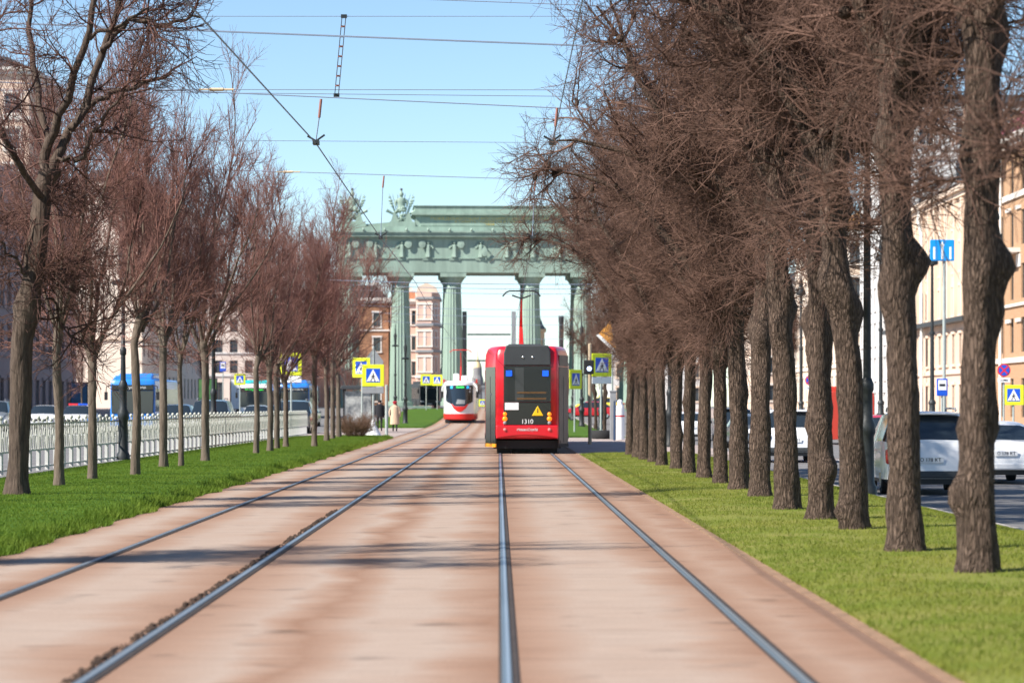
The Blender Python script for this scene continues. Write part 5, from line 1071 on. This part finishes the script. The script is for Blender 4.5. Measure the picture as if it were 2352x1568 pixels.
# right side
def brick_building():
    t = building('brick_building', 'orange brick building with white panels and a crimson roof at the right edge', 36, 54, 160, 214, 20.2, BRICK, {'-x': ([(4.6, .9, 2.7)] + ST(4, 3.7, .8, 2.4), 3.86, 1.25), '-y': (ST(5, 4, .9, 2.2), 4, 1.3)}, roof=RROOF, roofh=3.2, trimmat=TRIMW, trim=False, bands=[(4.7, .35), (8.6, .2), (16.1, .4)], z0=-.26)
    for y in (171.6, 187.0, 202.5, 213.6): MB().tube([(35.72, y, .2), (35.72, y, 19.4), (35.5, y - .3, 20.0)], .11, 8).build('drainpipe', WHITEP, t)
    pm = MB().box(-.1, -.01, -.7, .7, 0, .9).mesh('white_panel', TRIMW); lm = MB().box(-.14, -.01, -.85, .85, 0, .25).mesh('window_lintel', TRIMW)
    for k in range(14):
        y = 161.93 + 3.86 * k
        link('white_panel', pm, t, loc=(36, y, 11.3)); link('window_lintel', lm, t, loc=(36, y, 7.5)); link('window_lintel', lm, t, loc=(36, y, 15.3))
    g = MB(); g.prism([(-4, 0), (4, 0), (3.2, 3.2), (1.2, 5.2), (-1.2, 5.2), (-3.2, 3.2)], 0, 1.2, Matrix.Translation((35.2, 205, 19.6)) @ Matrix.Rotation(R(90), 4, 'Z')); g.build('gable', WCREAM, t)
    for y in (176, 198): 
        MB().box(34.7, 36.0, y - 1.8, y + 1.8, 12.3, 12.6).build('balcony_slab', TRIMW, t); c = MB()
        for k in range(19): c.box(34.72, 34.76, y - 1.8 + .2 * k - .015, y - 1.8 + .2 * k + .015, 12.6, 13.5)
        c.box(34.7, 34.78, y - 1.85, y + 1.85, 13.5, 13.56).build('balcony_railing', IRON, t)
brick_building()
def beige_building():
    t = building('rusticated_building', 'beige pilastered building with rusticated base between the nearest right trunks', 36, 52, 216.2, 261, 18.4, WBEIGE, {'-x': ([(4.3, .9, 2.4), (3.9, .7, 2.3)] + ST(3, 3.4, .7, 2.1), 3.4, 1.2)}, trimmat=WCREAM, bands=[(4.2, .3)], z0=-.26, trim=True)
    MB().box(35.2, 36.0, 216.1, 261.1, 8.2, 8.55).build('dark_cornice', GREYD, t)
    p = MB()
    for k in range(14): y = 216.6 + 3.4 * k; p.box(35.72, 36.0, y - .35, y + .35, 8.56, 17.8)
    p.build('pilasters', WCREAM, t); r = MB()
    for z in np.arange(.6, 8, .62): r.box(35.93, 36.0, 216.3, 260.9, z, z + .50)
    MB().tube([(35.55, 239, .1), (35.55, 239, 16), (35.3, 239.3, 17.2), (35.55, 240.5, 18.2)], .14, 8).build('drainpipe', WHITEP, t)
    c = MB()
    for k in range(60): c.box(35.45, 35.5, 216.5 + .74 * k, 216.54 + .74 * k, 18.7, 19.6)
    c.box(35.44, 35.52, 216.4, 261, 19.6, 19.66).build('roof_railing', IRON, t)
beige_building()
building('white_building', 'tall white building rising above the beige pilastered one', 38, 62, 264, 299, 29, WWHITE, {'-y': ([(18, 0, 0)] + ST(3, 3.5, .8, 2.2), 3.4, 1.4), '-x': (ST(8, 3.5, .8, 2.1), 3.5, 1.3)}, trimmat=WWHITE, bands=[(24.5, .4)], z0=-.2, frame=FRW)
building('pale_building', 'pale rounded corner building beyond the white one behind the right trunks', 36, 54, 301, 345, 18.5, WCREAM, {'-x': ([(4.2, .9, 2.4)] + ST(4, 3.5, .8, 2.1), 3.4, 1.3), '-y': (ST(5, 3.6, .8, 2.1), 3.6, 1.3)}, trimmat=TRIMW, roof=M('roof_orange', (.42, .21, .07), .8, var=.2), roofh=2.4, bands=[(4.2, .3)])
building('distant_building', 'distant white and yellow building right of the gate behind branches', 18, 33, 455, 490, 20, WWHITE, {'-y': (ST(5, 3.8, .9, 2.1), 2.6, 1.2)}, trimmat=WCREAM)
building('distant_building', 'distant grey building far right beyond the gate square', 37, 60, 400, 440, 17, WBEIGE, {'-y': (ST(4, 3.9, .9, 2.1), 3, 1.3), '-x': (ST(4, 3.9, .9, 2.1), 4, 1.3)}, trimmat=TRIMW)
# the far end of the avenue
def spire_tower():
    x, y = gx(1224, 620), 620; t = thing('clock_tower', 'yellow round tower with a dark concave spire above the red tram roof', 'tower', (x, y, G(y)))
    MB().lathe([(3.3, -1), (3.3, 9), (2.6, 9.2), (2.55, 16.2), (2.9, 16.3), (2.9, 16.9)], 20).build('drum', M('stucco_yellow', (.62, .42, .24), .9, var=.08), t, True)
    w = MB()
    for k in range(8):
        a = k * math.pi / 4 + .3; m = Matrix.Rotation(a, 4, 'Z') @ Matrix.Translation((0, -2.58, 0)); w.box(-.4, .4, -.05, .1, 10.2, 14.8, m)
    w.build('window', GLASS, t); MB().lathe([(3.0, 16.9), (2.3, 17.7), (1.6, 19.5), (1.15, 22), (.75, 26), (.3, 32), (.05, 36)], 16).build('spire', GREYD, t, True)
spire_tower()
def far_church():
    x, y = gx(1097, 950), 950; t = thing('distant_church', 'tiny distant grey church with a pale gilded dome between the trams', 'church', (x, y, G(y)))
    HZ = M('far_grey', (.22, .21, .21), 1, var=.1)
    MB().lathe([(2.2, -1), (2.0, 9), (1.5, 10.5), (1.4, 13)], 12).box(-7, 7, 0, 9, -1, 5.5).build('body', HZ, t); MB().lathe([(1.4, 13), (1.1, 14.3), (.4, 15.4), (.15, 17), (.02, 19.5)], 12).build('dome', M('dome_gold', (.62, .48, .26), .5, var=.1), t, True)
far_church()
for k, (u, w, v, lab, m) in enumerate(((1062, 30, 893, 'low pinkish house closing the street just right of the white tram', WPINK), (1120, 26, 888, 'low grey house closing the street left of the red tram', GREYM), (1010, 60, 860, 'grey distant block behind the white tram', GREYM), (1285, 60, 842, 'distant block right of the red tram', WBEIGE))):
    Y = 760 + 37 * k; x = gx(u, Y); hw = w / 2 * Y / F
    building('distant_house', lab, x - hw, x + hw, Y, Y + 20, gz(v, Y) - G(Y), m, {'-y': (ST(max(1, int((gz(v, Y) - 2) / 3.4)), 3.2, .8, 1.8), 2.4, 1.0)}, trim=False, corn=.3, z0=G(Y))
for k in range(6):
    x = (-13, -9.5, -6.2, 2.6, 6.5, 10.5)[k]; Y = 700 + 11 * k
    tree('bare_tree', OLD[k % 5], (x, Y, G(Y)), k, (.9, .9, .75), ('leftmost', 'second', 'third', 'fourth', 'fifth', 'rightmost')[k] + ' of the tiny bare trees at the far end of the avenue', 'bare trees around the gate square')
